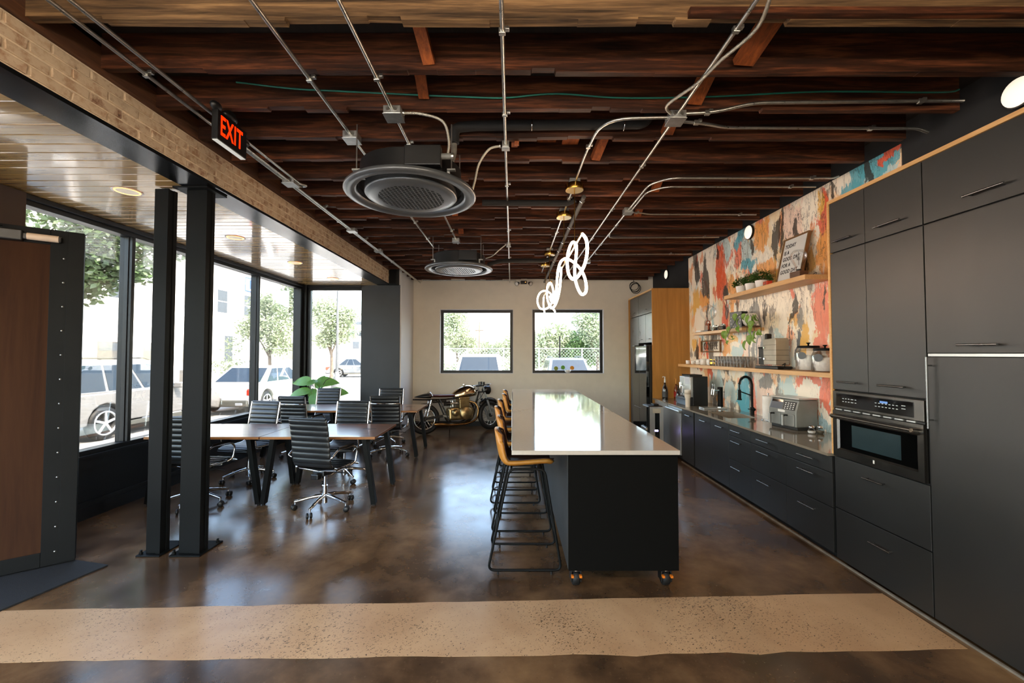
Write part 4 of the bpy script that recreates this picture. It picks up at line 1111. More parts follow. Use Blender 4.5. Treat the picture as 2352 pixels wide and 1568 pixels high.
# ---------------------------------------------------------------- cafe racer motorcycle (local x forward, rear wheel at the origin)
M['tank'] = plain('polished_bronze_metal', '#cdb898', .14, 1.0, var=.08, vs=3)
M['engine'] = plain('brass_toned_alloy', '#a48f66', .32, .9, var=.25, vs=18)
M['bike_black'] = plain('bike_black', '#121110', .28, var=.1)
M['bike_dark'] = plain('dark_metal', '#2b2825', .4, .6, var=.2, vs=12)
M['exhaust'] = plain('bronzed_exhaust', '#8a6a44', .22, 1.0, var=.3, vs=5)
M['saddle'] = plain('oxblood_saddle', '#4f1d13', .45, bmp=.1)
t = thing('motorcycle', 'cafe racer motorcycle with a polished bronze tank by the back wall', 'motorcycle', (-1.775, 8.53, 0))
t.rotation_euler = (math.radians(-7), 0, math.atan2(.585, 1.32))
WB = 1.42; WR = .315
def wheel(parent_name, cx, steer, front):
    w = obj(parent_name, MB().torus((0, 0, 0), WR - .05, .05, Matrix.Rotation(PI / 2, 3, 'X'), 36, 10), M['rubber'], t, loc=(cx, 0, WR + .001), rot=(0, 0, steer))
    obj('rim', MB().torus((0, 0, 0), WR - .10, .016, Matrix.Rotation(PI / 2, 3, 'X'), 36, 8), M['chrome'], w)
    obj('hub', MB().cyl((0, -.05, 0), (0, .05, 0), .045).cyl((0, -.07, 0), (0, .07, 0), .015), M['bike_dark'], w)
    b = MB()
    for k in range(20):
        a = 2 * PI * k / 20; a2 = a + (.5 if k % 2 else -.5); s = .03 * (1 if k % 4 < 2 else -1)
        b.cyl((.04 * math.cos(a2), s, .04 * math.sin(a2)), ((WR - .11) * math.cos(a), 0, (WR - .11) * math.sin(a)), .003, n=5)
    obj('spoke_set', b, M['chrome'], w, kind='stuff')
    if front: obj('brake_disc', MB().lathe([(.07, 0), (.14, 0), (.14, 0), (.14, .006), (.14, .006), (.07, .006), (.07, .006), (.07, 0)], 28, (0, -.06, 0), Matrix.Rotation(PI / 2, 3, 'X')), M['zinc'], w)
    return w
wheel('rear_wheel', 0, 0, False)
ST = math.radians(20)
fw = wheel('front_wheel', WB, ST, True)
obj('fender', MB().tube(arc((0, 0, 0), WR + .015, math.radians(50), math.radians(140), 10, (1, 0, 0), (0, 0, 1)), [.03] + [.055] * 9 + [.03], 8), M['bike_black'], fw)
# steering head and forks
Rs = Matrix.Rotation(ST, 3, 'Z')
def S(x, y, z): q = Rs @ Vector((x, y, 0)); return (WB + q.x, q.y, z)
for s in (-1, 1):
    f = obj('fork_leg', MB().tube([S(0, s * .085, WR), S(-.13, s * .085, .66)], .024, 10).tube([S(-.13, s * .085, .66), S(-.245, s * .085, .98)], .017, 10), M['zinc'], t)
    obj('fork_gaiter', MB().tube([S(-.125, s * .085, .64), S(-.14, s * .085, .68)], .028, 10), M['rubber'], f)
obj('steering_yoke', MB().obox(S(-.235, -.11, .95), S(-.235, .11, .95), .06, .03).obox(S(-.19, -.11, .82), S(-.19, .11, .82), .06, .03), M['bike_dark'], t, bev=.006)
hl = obj('headlight', MB().lathe([(0, -.10), (.05, -.095), (.085, -.05), (.095, .02), (.098, .05), (.098, .05), (.09, .055), (0, .06)], 20, S(-.06, 0, .86), Rs @ Matrix.Rotation(PI / 2, 3, 'Y')), M['bike_black'], t)
obj('headlight_glass', MB().lathe([(.088, .056), (.06, .072), (0, .078)], 20, S(-.06, 0, .86), Rs @ Matrix.Rotation(PI / 2, 3, 'Y')), M['chrome'], hl)
obj('gauge', MB().cyl(S(-.2, .03, .97), S(-.2, .03, 1.04), .045).cyl(S(-.2, -.06, .97), S(-.2, -.06, 1.03), .04), M['bike_black'], t)
hb = obj('handlebar', MB().tube(fillet([S(-.28, -.34, .955), S(-.20, -.16, .97), S(-.20, .16, .97), S(-.28, .34, .955)], .08), .011, 8), M['chrome'], t)
for s in (-1, 1):
    obj('grip', MB().tube([S(-.285, s * .35, .955), S(-.238, s * .24, .962)], .017, 8), M['rubber'], hb)
    obj('brake_lever', MB().tube([S(-.22, s * .22, .972), S(-.20, s * .26, .975), S(-.24, s * .38, .965)], .005, 6), M['zinc'], hb)
# frame
for s in (-1, 1):
    obj('frame_tube', MB().tube(fillet([(1.17, 0, .86), (.62, s * .09, .70), (.1, s * .10, .70), (-.22, s * .08, .72)], .1), .015, 8), M['bike_black'], t)
    obj('frame_tube', MB().tube(fillet([(1.19, 0, .80), (1.02, s * .10, .30), (.80, s * .12, .20), (.50, s * .12, .21), (.42, s * .11, .40), (.30, s * .10, .70)], .1), .015, 8), M['bike_black'], t)
    obj('swingarm', MB().obox((0, s * .085, WR), (.45, s * .10, .36), .035, .045), M['bike_black'], t)
    sh = obj('shock_absorber', MB().tube([(.03, s * .13, WR + .05), (.12, s * .13, .69)], .014, 8), M['chrome'], t)
    b = MB(); n = 60
    b.tube([(Vector((.045, s * .13, WR + .11)).lerp(Vector((.112, s * .13, .65)), k / n) + Vector((.024 * math.cos(k * .75), .024 * math.sin(k * .75), 0))) for k in range(n + 1)], .0045, 5)
    obj('spring', b, M['zinc'], sh)
# tank
def tank(u, v):
    a = 2 * PI * v; x = .56 + .58 * u
    env = math.sin(PI * min(1, max(0, u)) ** 1.25) ** .42 if 0 < u < 1 else 0
    w = (.13 - .035 * (1 - u)) * env + .002; h = (.17 + .07 * u) * env + .002
    ca, sa = math.cos(a), math.sin(a)
    return (x, w * (abs(ca) ** .8) * (1 if ca > 0 else -1), .745 + .03 * u + (h * abs(sa) ** .9 if sa > 0 else -.045 * abs(sa) * env))
tk = obj('fuel_tank', MB().grid(tank, 22, 24), M['tank'], t)
for s in (-1, 1): obj('tank_badge', MB().lathe([(0, .004), (.03, .002), (.032, 0)], 16, (1.03, s * .115, .83), Matrix.Rotation(-s * PI / 2 + s * .25, 3, 'X')), plain('round_badge', '#8c5a2c', .3, .6), tk)
obj('filler_cap', MB().cyl((.86, 0, .985), (.86, 0, 1.0), .035), M['chrome'], tk)
sd_ = MB().grid(lambda u, v: (.08 + .55 * u, (.125 - .03 * u) * math.sin(2 * PI * v + .0001), .765 + .03 * math.cos(2 * PI * v) + .025 * (1 - u) ** 3), 12, 16)
obj('saddle', sd_, M['saddle'], t)
def cowl(u, v):
    a = 2 * PI * v; e = math.sin(PI * (.06 + .94 * u) * .5)
    return (-.20 + .33 * u, .12 * e * math.cos(a), .765 + (.075 * e if math.sin(a) > 0 else .035 * e) * math.sin(a))
obj('tail_cowl', MB().grid(cowl, 12, 16), M['bike_black'], t)
obj('cowl_rail', MB().tube(fillet([(.15, -.12, .77), (.10, -.12, .86), (.10, .12, .86), (.15, .12, .77)], .05), .01, 6), M['chrome'], t)
obj('electrics_tray', MB().bx(.12, .45, -.08, .08, .63, .71), M['bike_black'], t, bev=.02)
# engine
en = obj('crankcase', MB().bx(.47, 1.02, -.13, .13, .25, .52), M['engine'], t, bev=.05, seg=3)
for s in (-1, 1):
    obj('engine_cover', MB().lathe([(0, .05), (.115, .045), (.14, .02), (.145, 0)], 24, (.84, s * .135, .395), Matrix.Rotation(-s * PI / 2, 3, 'X')), M['engine'], en)
    obj('clutch_cover', MB().lathe([(0, .04), (.06, .035), (.08, 0)], 20, (.62, s * .135, .41), Matrix.Rotation(-s * PI / 2, 3, 'X')), M['engine'], en)
    obj('bolt_ring', MB().torus((.84, s * .137, .395), .112, .006, Matrix.Rotation(PI / 2, 3, 'X'), 24, 6), M['chrome'], en)
b = MB()
for k in range(8): b.bx(.69, .95, -.17, .17, .50 + k * .022, .507 + k * .022)
cyl_ = obj('cylinder_block', MB().bx(.715, .925, -.14, .14, .49, .68), M['engine'], t, bev=.01)
obj('cooling_fins', b, M['engine'], cyl_, kind='stuff')
obj('cylinder_head', MB().bx(.70, .94, -.15, .15, .675, .72), M['engine'], t, bev=.015)
for s in (-1, 1):
    obj('carburettor', MB().cyl((.52, s * .08, .60), (.70, s * .08, .60), .035).cyl((.58, s * .08, .53), (.58, s * .08, .66), .03), M['zinc'], t)
    obj('air_filter', MB().cyl((.43, s * .08, .60), (.52, s * .08, .60), .045), M['bike_black'], t)
    obj('exhaust_pipe', MB().tube(fillet([(.93, s * .08, .63), (1.06, s * .12, .60), (1.12, s * .15, .46), (1.08, s * .15, .24), (.85, s * .14, .16), (.45, s * .15, .165)], .12), .021, 10), M['exhaust'], t)
    obj('muffler', MB().tube([(.50, s * .15, .165), (.42, s * .155, .17), (.20, s * .16, .20), (.16, s * .16, .205)], [.022, .035, .042, .03], 12), M['exhaust'], t)
    obj('footpeg', MB().tube([(.36, s * .11, .36), (.36, s * .22, .36)], .012, 8).obox((.36, s * .115, .36), (.48, s * .115, .33), .012, .04), M['zinc'], t)
obj('kickstand', MB().tube([(.55, .12, .2), (.60, .30, .012)], .011, 6), M['bike_black'], t)
obj('cable', MB().tube(spline([S(-.2, -.15, .95), (1.27, -.06, .78), (1.1, -.05, .6), (.95, -.07, .55)], 6), .005, 5), M['rubber'], t)
# ---------------------------------------------------------------- ceiling services
def conduit(label, pts, r=.0115, straps=(), round_=.10, mat=None, name='conduit', cat='conduit', n=8):
    t = thing(name, label, cat, tuple(pts[0]))
    o0 = Vector(pts[0])
    q = fillet(pts, round_, 6)
    obj('pipe' if name == 'conduit' else 'tube', MB().tube([p - o0 for p in q], r, n), mat or M['zinc'], t)
    for s in straps:
        s = Vector(s) - o0
        obj('strap', MB().bx(s.x - r * 1.5, s.x + r * 1.5, s.y - .012, s.y + .012, s.z - r * 1.35, s.z + r * 1.2).bx(s.x + r, s.x + r * 3.2, s.y - .012, s.y + .012, s.z + r * .4, s.z + .022 if s.z < 3.3 else s.z + r * 1.2), M['zinc'], t, bev=.002)
    return t
def jbox(label, c, s=.10, plate=True, h=.055):
    t = thing('junction_box', label, 'junction box', tuple(c))
    obj('body', MB().bx(-s / 2, s / 2, -s / 2, s / 2, -h / 2, h / 2), M['zinc_box'], t, bev=.004)
    obj('cover_plate', MB().bx(-s / 2 - .004, s / 2 + .004, -s / 2 - .004, s / 2 + .004, -h / 2 - .004, -h / 2 - .0005), M['zinc_box'], t, bev=.002)
    for x in (-1, 1): obj('knockout', MB().cyl((x * s * .22, -s / 2 - .002, 0), (x * s * .22, -s / 2 + .002, 0), .013, n=12), M['zinc'], t)
    return t
Z = 3.29
Y0 = 1.75
def st(x, ys): return [(x, y, Z) for y in ys]
conduit('straight steel conduit passing over the street-side edge of both air units', [(-1.21, Y0, Z), (-1.21, 6.35, Z)], straps=st(-1.21, (2.44, 3.98, 5.15, 5.9)))
conduit('straight steel conduit passing above the middle of both air units', [(-.805, Y0, Z), (-.805, 6.15, Z)], straps=st(-.805, (2.43, 3.2, 4.4, 5.5)))
conduit('straight steel conduit running the whole room down its middle', [(-.05, Y0, Z), (-.05, 9.5, Z)], straps=st(-.05, (2.07, 2.8, 4.0, 5.5, 7.1)))
conduit('long steel conduit over the aisle between island and mural', [(1.135, Y0, Z), (1.135, 9.45, Z)], straps=st(1.135, (2.06, 3.6, 4.7, 5.9)))
conduit('steel conduit running along the brick beam, tight to the ledger', [(-2.15, Y0, Z), (-2.15, 9.3, Z)], r=.0115, straps=st(-2.15, (2.4, 5.1, 7.4)))
conduit('steel conduit beside the brick beam that loops back to a box', [(-2.05, Y0, Z), (-2.05, 3.98, Z), (-2.0, 4.02, Z), (-2.09, 4.05, Z), (-2.13, 3.92, Z)], round_=.05, straps=st(-2.05, (3.1,)))
conduit('steel conduit from the first to the last box along the brick beam', [(-2.09, 3.1, Z - .025), (-2.09, 9.45, Z - .025)], r=.0105, straps=st(-2.09, (4.6, 5.9)))
conduit('steel conduit along the top of the back wall', [(-2.05, 9.5, 3.33), (.10, 9.5, 3.33)], r=.011)
conduit('steel conduit elbowing from the aisle box to the brass pendant canopies', [(1.12, 2.84, Z), (.64, 2.86, Z), (.605, 3.3, Z), (.60, 8.3, Z)], straps=[(.604, 3.25, Z), (.60, 4.35, Z), (.60, 5.6, Z)], round_=.22)
conduit('steel conduit rising from the aisle box to the black wall, nearer the viewer', [(1.15, 2.80, Z), (1.38, 2.78, Z), (1.62, 2.752, 3.338), (3.04, 2.752, 3.352)], round_=.12, straps=[(1.33, 2.785, Z), (2.75, 2.752, 3.349)])
conduit('steel conduit dipping from the aisle box to the black wall beyond a joist', [(1.15, 2.86, Z - .015), (1.36, 2.90, Z - .01), (1.62, 3.10, 3.36), (3.08, 3.11, 3.36), (3.16, 3.11, 3.33)], round_=.12, straps=[(1.3, 2.885, Z - .012), (2.72, 3.11, 3.36)])
conduit('steel conduit from the second aisle box along the floor line of the island', [(1.33, 4.74, Z), (1.33, 9.2, Z)], straps=st(1.33, (5.3, 6.2)))
conduit('steel conduit bending from the second aisle box to the mural, upper of two', [(1.33, 4.70, Z), (1.33, 3.98, Z), (1.48, 3.84, Z), (3.0, 3.84, Z), (3.05, 3.84, 3.31)], round_=.2, straps=[(2.8, 3.84, Z)])
conduit('steel conduit bending from the second aisle box to the mural, lower of two', [(1.36, 4.70, Z - .01), (1.36, 4.14, Z - .01), (1.50, 4.02, Z - .01), (2.97, 4.02, Z - .01)], round_=.16, r=.0095, straps=[(2.72, 4.02, Z - .01)])
conduit('thin steel conduit kinking from the second aisle box to the mural', [(1.36, 4.78, Z), (1.50, 4.8, Z), (1.62, 4.88, 3.30), (2.9, 4.89, 3.30)], r=.009, round_=.08, straps=[(1.45, 4.8, Z), (2.7, 4.89, 3.30)])
conduit('thin steel conduit turning to the mural beyond the near pendant', [(1.33, 5.62, Z - .02), (1.36, 5.78, Z - .02), (2.92, 5.82, Z)], r=.009, round_=.08, straps=[(2.7, 5.81, Z)])
conduit('thin steel conduit turning to the mural above the middle of the island', [(1.33, 6.62, Z - .02), (1.38, 6.75, Z - .02), (2.95, 6.8, Z)], r=.009, round_=.08, straps=[(2.6, 6.8, Z)])
M['flex'] = plain('flexible_steel_conduit', '#b5b1a4', .35, .9, var=.1, bmp=.9, bs=260)
def flex(label, pts, r=.0105):
    t = thing('flexible_conduit', label, 'conduit', tuple(pts[0])); o0 = Vector(pts[0])
    P = [p - o0 for p in spline(pts, 14)]
    R = [r * (1.0 if k % 2 else .86) for k in range(len(P))]
    obj('coil', MB().tube(P, R, 8), M['flex'], t)
    obj('connector', MB().cyl(P[0], P[2], r * 1.45, n=10), M['zinc'], t)
flex('flexible steel conduit strapped along the long aisle conduit', [(1.14, 1.76, Z - .03), (1.22, 2.02, Z - .02), (1.15, 2.25, Z - .025), (1.11, 2.45, Z - .02), (1.02, 2.68, Z - .01), (1.09, 2.80, Z)])
flex('flexible steel conduit curving from a box to the near air unit', [(-.745, 2.79, Z), (-.62, 2.80, Z), (-.48, 2.84, 3.26), (-.45, 2.92, 3.17), (-.465, 2.97, 3.09)])
flex('flexible steel conduit hanging from the middle conduit by the near air unit', [(-.09, 3.22, Z - .01), (-.18, 3.23, 3.26), (-.26, 3.26, 3.16), (-.30, 3.30, 3.03), (-.335, 3.34, 2.93)])
flex('flexible steel conduit curving to the far air unit', [(-.09, 6.2, Z), (-.2, 6.2, 3.2), (-.3, 6.22, 3.12), (-.40, 6.25, 3.09)], .009)
jbox('square steel box on the conduit in front of the near air unit', (-.805, 2.79, Z - .005), .115)
jbox('square steel box at the street-side rim of the near air unit', (-1.21, 3.10, Z - .005), .105)
jbox('small steel box on the middle conduit with a flexible tail', (-.05, 3.22, Z - .005), .055)
jbox('steel box over the aisle where four conduits meet', (1.135, 2.84, Z - .005), .11)
jbox('steel box over the aisle nearer the mural', (1.33, 4.73, Z - .005), .10)
jbox('steel box on the aisle conduit beyond the near pendant', (1.33, 7.3, Z - .01), .10)
jbox('pale steel box along the brick beam, first past the exit sign', (-2.10, 3.90, Z - .02), .11, h=.04)
jbox('pale steel box along the brick beam, second past the exit sign', (-2.10, 5.42, Z - .02), .11, h=.04)
jbox('pale steel box along the brick beam, last before the charcoal wall', (-2.10, 6.5, Z - .02), .11, h=.04)
jbox('steel box on the conduit just before the far air unit', (-.805, 5.95, Z - .01), .10)
jbox('small steel box on the middle conduit by the far air unit', (-.05, 6.2, Z - .005), .06)
# green data cable sagging along a joist
gp = [(-1.88, 2.782, 3.50), (-1.5, 2.782, 3.455), (-1.2, 2.784, 3.44), (-.6, 2.784, 3.41), (-.3, 2.784, 3.398), (-.05, 2.784, 3.392), (.3, 2.784, 3.42), (.75, 2.784, 3.392), (1.35, 2.784, 3.40), (2.1, 2.784, 3.435), (2.9, 2.784, 3.43), (3.05, 2.784, 3.45)]
tag(obj('data_cable', MB().tube(spline(gp, 8), .006, 6), plain('green_cable', '#0f6b5c', .5)), 'green data cable sagging along the third joist', 'cable')
# insulated refrigerant lines
M['foam'] = plain('black_foam_insulation', '#121212', .85, bmp=.3, bs=80)
t = conduit('black foam-wrapped pipe running from the near air unit towards the aisle', [(-.44, 3.12, 3.25), (-.44, 3.12, 3.37), (-.30, 3.12, 3.385), (1.02, 3.12, 3.40), (1.08, 3.12, 3.54)], r=.038, round_=.09, mat=M['foam'], name='insulated_pipe', cat='pipe', n=12)
for x in (.15, .85): obj('clamp', MB().torus((x + .44, 0, .14), .040, .004, Matrix.Rotation(PI / 2, 3, 'Y'), 20, 6), M['chrome'], t)
conduit('black foam-wrapped pipe crossing behind the near pendant canopy', [(-.32, 4.42, 3.27), (.6, 4.44, 3.27), (.68, 4.40, 3.30)], r=.032, round_=.05, mat=M['foam'], name='insulated_pipe', cat='pipe', n=12)
conduit('black foam-wrapped pipe between the far air unit and the pendant line', [(-.38, 6.55, 3.06), (-.2, 6.6, 3.13), (.55, 6.7, 3.16), (.66, 6.75, 3.22)], r=.034, round_=.08, mat=M['foam'], name='insulated_pipe', cat='pipe', n=12)
t = conduit('grey wrapped pipe beside the pendant conduit with steel clamps', [(.735, 4.2, 3.25), (.72, 9.2, 3.24)], r=.022, mat=plain('grey_lagging', '#4a4844', .7, var=.3, vs=14, bmp=.3, bs=50), name='insulated_pipe', cat='pipe', n=10)
for y in (.1, 1.0, 1.7, 2.2, 2.9): obj('clamp', MB().torus((-.003 * y, y, -.002 * y), .025, .005, Matrix.Rotation(PI / 2, 3, 'X'), 16, 6), M['chrome'], t)
conduit('short pale foam pipe dropping into the near air unit', [(-.44, 3.12, 3.245), (-.44, 3.12, 3.17), (-.47, 3.15, 3.11)], r=.021, round_=.05, mat=plain('pale_foam', '#6a675f', .9, var=.25, vs=30), name='insulated_pipe', cat='pipe', n=10)

# round ceiling air units
M['unit_face'] = plain('satin_dark_plastic', '#63676a', .3, .45, var=.03, rv=.03)
def air_unit(label, x, y, z):
    t = thing('air_unit', label, 'air conditioner', (x, y, z), 0, 'round black ceiling air units')
    body = MB().lathe([(0, .22), (.36, .22), (.385, .205), (.385, .205), (.39, .05), (.39, .05), (.47, .035), (.49, .03)], 48)
    obj('body', body, M['black_plastic'], t)
    obj('outer_ring', MB().lathe([(.49, .034), (.503, .02), (.505, .008), (.50, .0), (.47, -.006), (.425, .0), (.412, .008), (.406, .03)], 56), M['unit_face'], t)
    obj('air_slot', MB().lathe([(.405, .02), (.40, .06), (.352, .06), (.35, .01)], 48), M['rubber'], t)
    obj('inner_disc', MB().lathe([(.345, .02), (.355, .004), (.345, -.006), (.30, -.014), (.252, -.016), (.252, -.016), (.252, .004)], 56), M['unit_face'], t)
    obj('grille_backing', MB().lathe([(0, .003), (.252, .003)], 40), M['rubber'], t)
    b = MB(); R = .252; sp = .031
    for ang, w in ((.35, .0075), (.35 + 1.15, .009)):
        ca, sa = math.cos(ang), math.sin(ang)
        k = -8
        while k <= 8:
            d = k * sp; h = math.sqrt(max(0, R * R - d * d))
            if h > .03:
                b.obox((-sa * d - ca * h, ca * d - sa * h, -.013), (-sa * d + ca * h, ca * d + sa * h, -.013), w, .006)
            k += 1
    # fading rim of the perforation
    obj('grille', b, M['unit_face'], t, kind='stuff')
    for a in (.6, 2.54, -.6, -2.54):
        px_, py_ = .42 * math.cos(a), .42 * math.sin(a)
        h = obj('hanger_rod', MB().cyl((px_, py_, .10), (px_, py_, 3.33 - z), .005, n=8), M['zinc'], t)
        obj('bracket', MB().bx(px_ - .03, px_ + .03, py_ - .015, py_ + .015, .10, .112).bx(px_ * .9 - .02, px_ * .9 + .02, py_ * .9 - .015, py_ * .9 + .015, .05, .112), M['zinc_box'], h)
    obj('service_box', MB().bx(.05, .30, -.43, -.36, .06, .20), M['black_plastic'], t, bev=.006)
    return t
a0 = air_unit('round black ceiling air unit with a perforated grille, nearer the viewer', -.79, 3.24, 2.885)
dup(a0, 'round black ceiling air unit with a perforated grille, farther back', (-.795, 6.2, 2.90))
t = thing('drain_spout', 'stubby grey pipe stub on the flank of the near air unit', 'pipe', (-.52, 2.85, 3.02))
obj('stub', MB().cyl((0, 0, 0), (.11, 0, 0), .02, n=12), plain('grey_pvc', '#6d6f6c', .5), t)
obj('rim', MB().cyl((.10, 0, 0), (.115, 0, 0), .024, n=12), M['zinc'], t)

# exit sign
t = thing('exit_sign', 'black illuminated sign with red EXIT letters by the brick beam', 'sign', (-1.967, 2.855, 3.07))
obj('housing', MB().bx(-.02, .022, -.15, .15, 0, .20), M['black_plastic'], t, bev=.004)
M['exit_red'] = emitter('exit_red', '#ff2408', .55)
text('lettering', 'EXIT', .185, M['exit_red'], t, (.0225, -.012, .100), (PI / 2, 0, PI / 2), .001, sx=.56, off=.003, spacing=1.1)
obj('lens_strip', MB().bx(-.016, .018, -.145, .145, -.004, .0), emitter('sign_downlight', '#dfe3e1', .06), t)
for y in (-.14, .0):
    h = obj('lamp_head', MB().ball((0, y, .225), (.03, .045 if y else .07, .03), 14, 8), M['black_plastic'], t)
obj('mount', MB().bx(-.02, .02, -.03, .03, .20, .26), M['black_plastic'], t)
obj('knuckle', MB().cyl((.0, .15, .13), (.0, .185, .13), .022, n=14), M['black_plastic'], t)

# twin-head emergency light over the back wall
t = thing('emergency_light', 'small twin-head emergency light at the top of the back wall', 'light', (.27, 9.50, 3.25))
obj('body', MB().bx(-.07, .07, -.03, .05, .0, .07), M['black_plastic'], t, bev=.006)
for s in (-1, 1):
    R_ = Matrix.Rotation(s * .7, 3, 'Z') @ Matrix.Rotation(PI / 2 + .4, 3, 'X')
    h = obj('lamp_head', MB().lathe([(0, -.06), (.03, -.05), (.05, .02), (.05, .02), (.045, .02)], 14, (s * .15, -.04, .0), R_), M['black_plastic'], t)
    obj('lens', MB().lathe([(.044, .021), (.03, .03), (0, .033)], 14, (s * .15, -.04, .0), R_), M['white_plastic'], h)
obj('indicator', MB().bx(.03, .045, -.034, -.03, .03, .04), emitter('amber_led', '#ff7a3a', 2), t)
t = thing('cable_coil', 'coil of black cable hanging at the top corner of the back wall', 'cable', (2.80, 9.50, 3.20))
for k in range(4): obj('loop', MB().torus((.01 * k, -.01 * k, -.02 * k), .10 + .012 * (k % 2), .007, Matrix.Rotation(PI / 2 - .15 + .1 * k, 3, 'X') , 24, 6), M['rubber'], t)
obj('tail', MB().tube([(0, .02, .1), (0, .03, .2)], .007, 6), M['rubber'], t)

# recessed lights in the pine soffit
M['downlight'] = emitter('warm_downlight', '#ff9a48', 1.6)
M['downlight_face'] = emitter('downlight_face', '#e8dcc8', .05)
t0_ = thing('downlight', '', 'downlight', (-3.32, 3.55, 3.05), 0, 'recessed lights in the pine soffit')
obj('trim_ring', MB().lathe([(.088, -.001), (.105, -.004), (.108, -.001)], 32), M['white_plastic'], t0_)
obj('glow_ring', MB().lathe([(.078, -.003), (.089, -.0035)], 32), M['downlight'], t0_)
obj('face', MB().lathe([(0, -.003), (.078, -.003)], 32), M['downlight_face'], t0_)
t0_['label'] = 'glowing round light in the pine soffit, first from the entrance door'
for y, lab in ((4.98, 'second'), (6.36, 'third'), (7.72, 'last')):
    dup(t0_, 'glowing round light in the pine soffit, %s from the entrance door' % lab, (-3.34, y, 3.05))

# unseen globe lamps, added behind the viewer to light the near end
M['globe'] = emitter('added_globe_glow', '#ffeeda', 24)
for x, lab in ((-1.9, 'nearest the street'), (-.6, 'second from the street'), (.7, 'third from the street'), (2.0, 'nearest the kitchen wall')):
    t = thing('added_globe_lamp', 'globe lamp added behind the viewer to light the near end, ' + lab, 'pendant lamp', (x, -.55, 2.72), 0, 'added globe lamps')
    obj('globe', MB().ball((0, 0, 0), .13, 24, 14), M['globe'], t)
    obj('holder', MB().cyl((0, 0, .12), (0, 0, .18), .04, n=16), M['brass'], t)
    obj('rod', MB().cyl((0, 0, .18), (0, 0, .838), .006, n=8), M['brass'], t)
# ---------------------------------------------------------------- things on the shelves and worktop
def sx_(u, v, x):                               # where a sight line meets a plane of constant x (used to lay out the vine)
    f = 955.0; a = (u - 1176) / f; b2 = (784 - v) / f; T = math.atan(28 / f); c_, s_ = math.cos(T), math.sin(T)
    k = x / a
    return Vector((x, (c_ - b2 * s_) * k, 1.65 + (s_ + b2 * c_) * k))
SA, SB, SCZ, CT = 2.4505, 1.9885, 1.4705, .8455
FACE = (PI / 2, 0, -PI / 2)                     # lettering that reads from the room

# bushy little plants in white pots
rr = random.Random(3)
def bushy(label, y, r):
    t = thing('potted_herb', label, 'plant', (3.09, y, SA), 0, 'potted greenery on the top shelf')
    p = obj('pot', MB().lathe([(0, 0), (.052, 0), (.055, .004), (.068, .10), (.07, .105), (.064, .105), (.062, .09), (0, .088)], 24), M['white_china'], t)
    b = MB()
    for k in range(620):
        th, ph = rr.uniform(0, 2 * PI), math.acos(rr.uniform(-.25, 1)); q = r * rr.uniform(.5, 1.02)
        c = Vector((q * math.sin(ph) * math.cos(th), q * math.sin(ph) * math.sin(th), .125 + q * .95 * math.cos(ph)))
        d = (c - Vector((0, 0, .11))).normalized() + Vector((rr.uniform(-.5, .5), rr.uniform(-.5, .5), rr.uniform(-.3, .5))); d.normalize()
        s = d.orthogonal().normalized(); l, w = rr.uniform(.018, .034), rr.uniform(.006, .010)
        b.add([c, c + d * l * .5 + s * w, c + d * l, c + d * l * .5 - s * w], [(0, 1, 2, 3)])
    obj('foliage', b, M['leaf_small'], t)
    obj('soil', MB().lathe([(0, .0895), (.061, .0895)], 18), M['soil'], t)
bushy('bushy green plant in a white pot, farthest along the top shelf', 5.58, .10)
bushy('bushy green plant in a white pot, middle of the three on the top shelf', 5.355, .105)
bushy('bushy green plant in a white pot next to the small red box', 5.135, .115)
t = thing('red_box', 'small red-orange box between the potted plants and letter board', 'box', (3.06, 4.955, SA), -.1)
M['redbox'] = plain('red_card', '#d8452a', .5)
obj('carton', MB().bx(-.03, .03, -.05, .05, 0, .065), M['redbox'], t, bev=.002)
obj('print_mark', MB().bx(-.0355, -.035, -.03, .03, .02, .028).bx(-.0355, -.035, -.03, -.02, .03, .06).bx(-.0355, -.035, .0, .03, .045, .055), M['mural_dark'], t, kind='stuff')
# letter board leaning on the wall
t = thing('letter_board', 'white letter board with a quote in a wooden frame, leaning on the wall', 'letter board', (3.085, 4.63, SA))
tilt = math.atan2(.115, .52)
t.rotation_euler = (0, tilt, 0)
hw_, hh = .205, .535
b = MB().bx(-.014, .02, -hw_, -hw_ + .016, 0, hh).bx(-.014, .02, hw_ - .016, hw_, 0, hh).bx(-.014, .02, -hw_ + .016, hw_ - .016, 0, .016).bx(-.014, .02, -hw_ + .016, hw_ - .016, hh - .016, hh)
obj('frame', b, plain('brown_frame', '#7d5a35', .5), t, bev=.0015)
obj('board', MB().bx(-.002, .016, -hw_ + .016, hw_ - .016, .016, hh - .016), M['white_plastic'], t)
M['ink'] = plain('black_letters', '#17181c', .5)
for k, s in enumerate(('TODAY', 'IS A', 'GOOD DAY', 'FOR A', 'GOOD DAY')):
    text('lettering', s, .062, M['ink'], t, (-.0025, .165, .435 - .076 * k), FACE, .0008, 'LEFT', sx=.78, off=.0016, spacing=1.1)
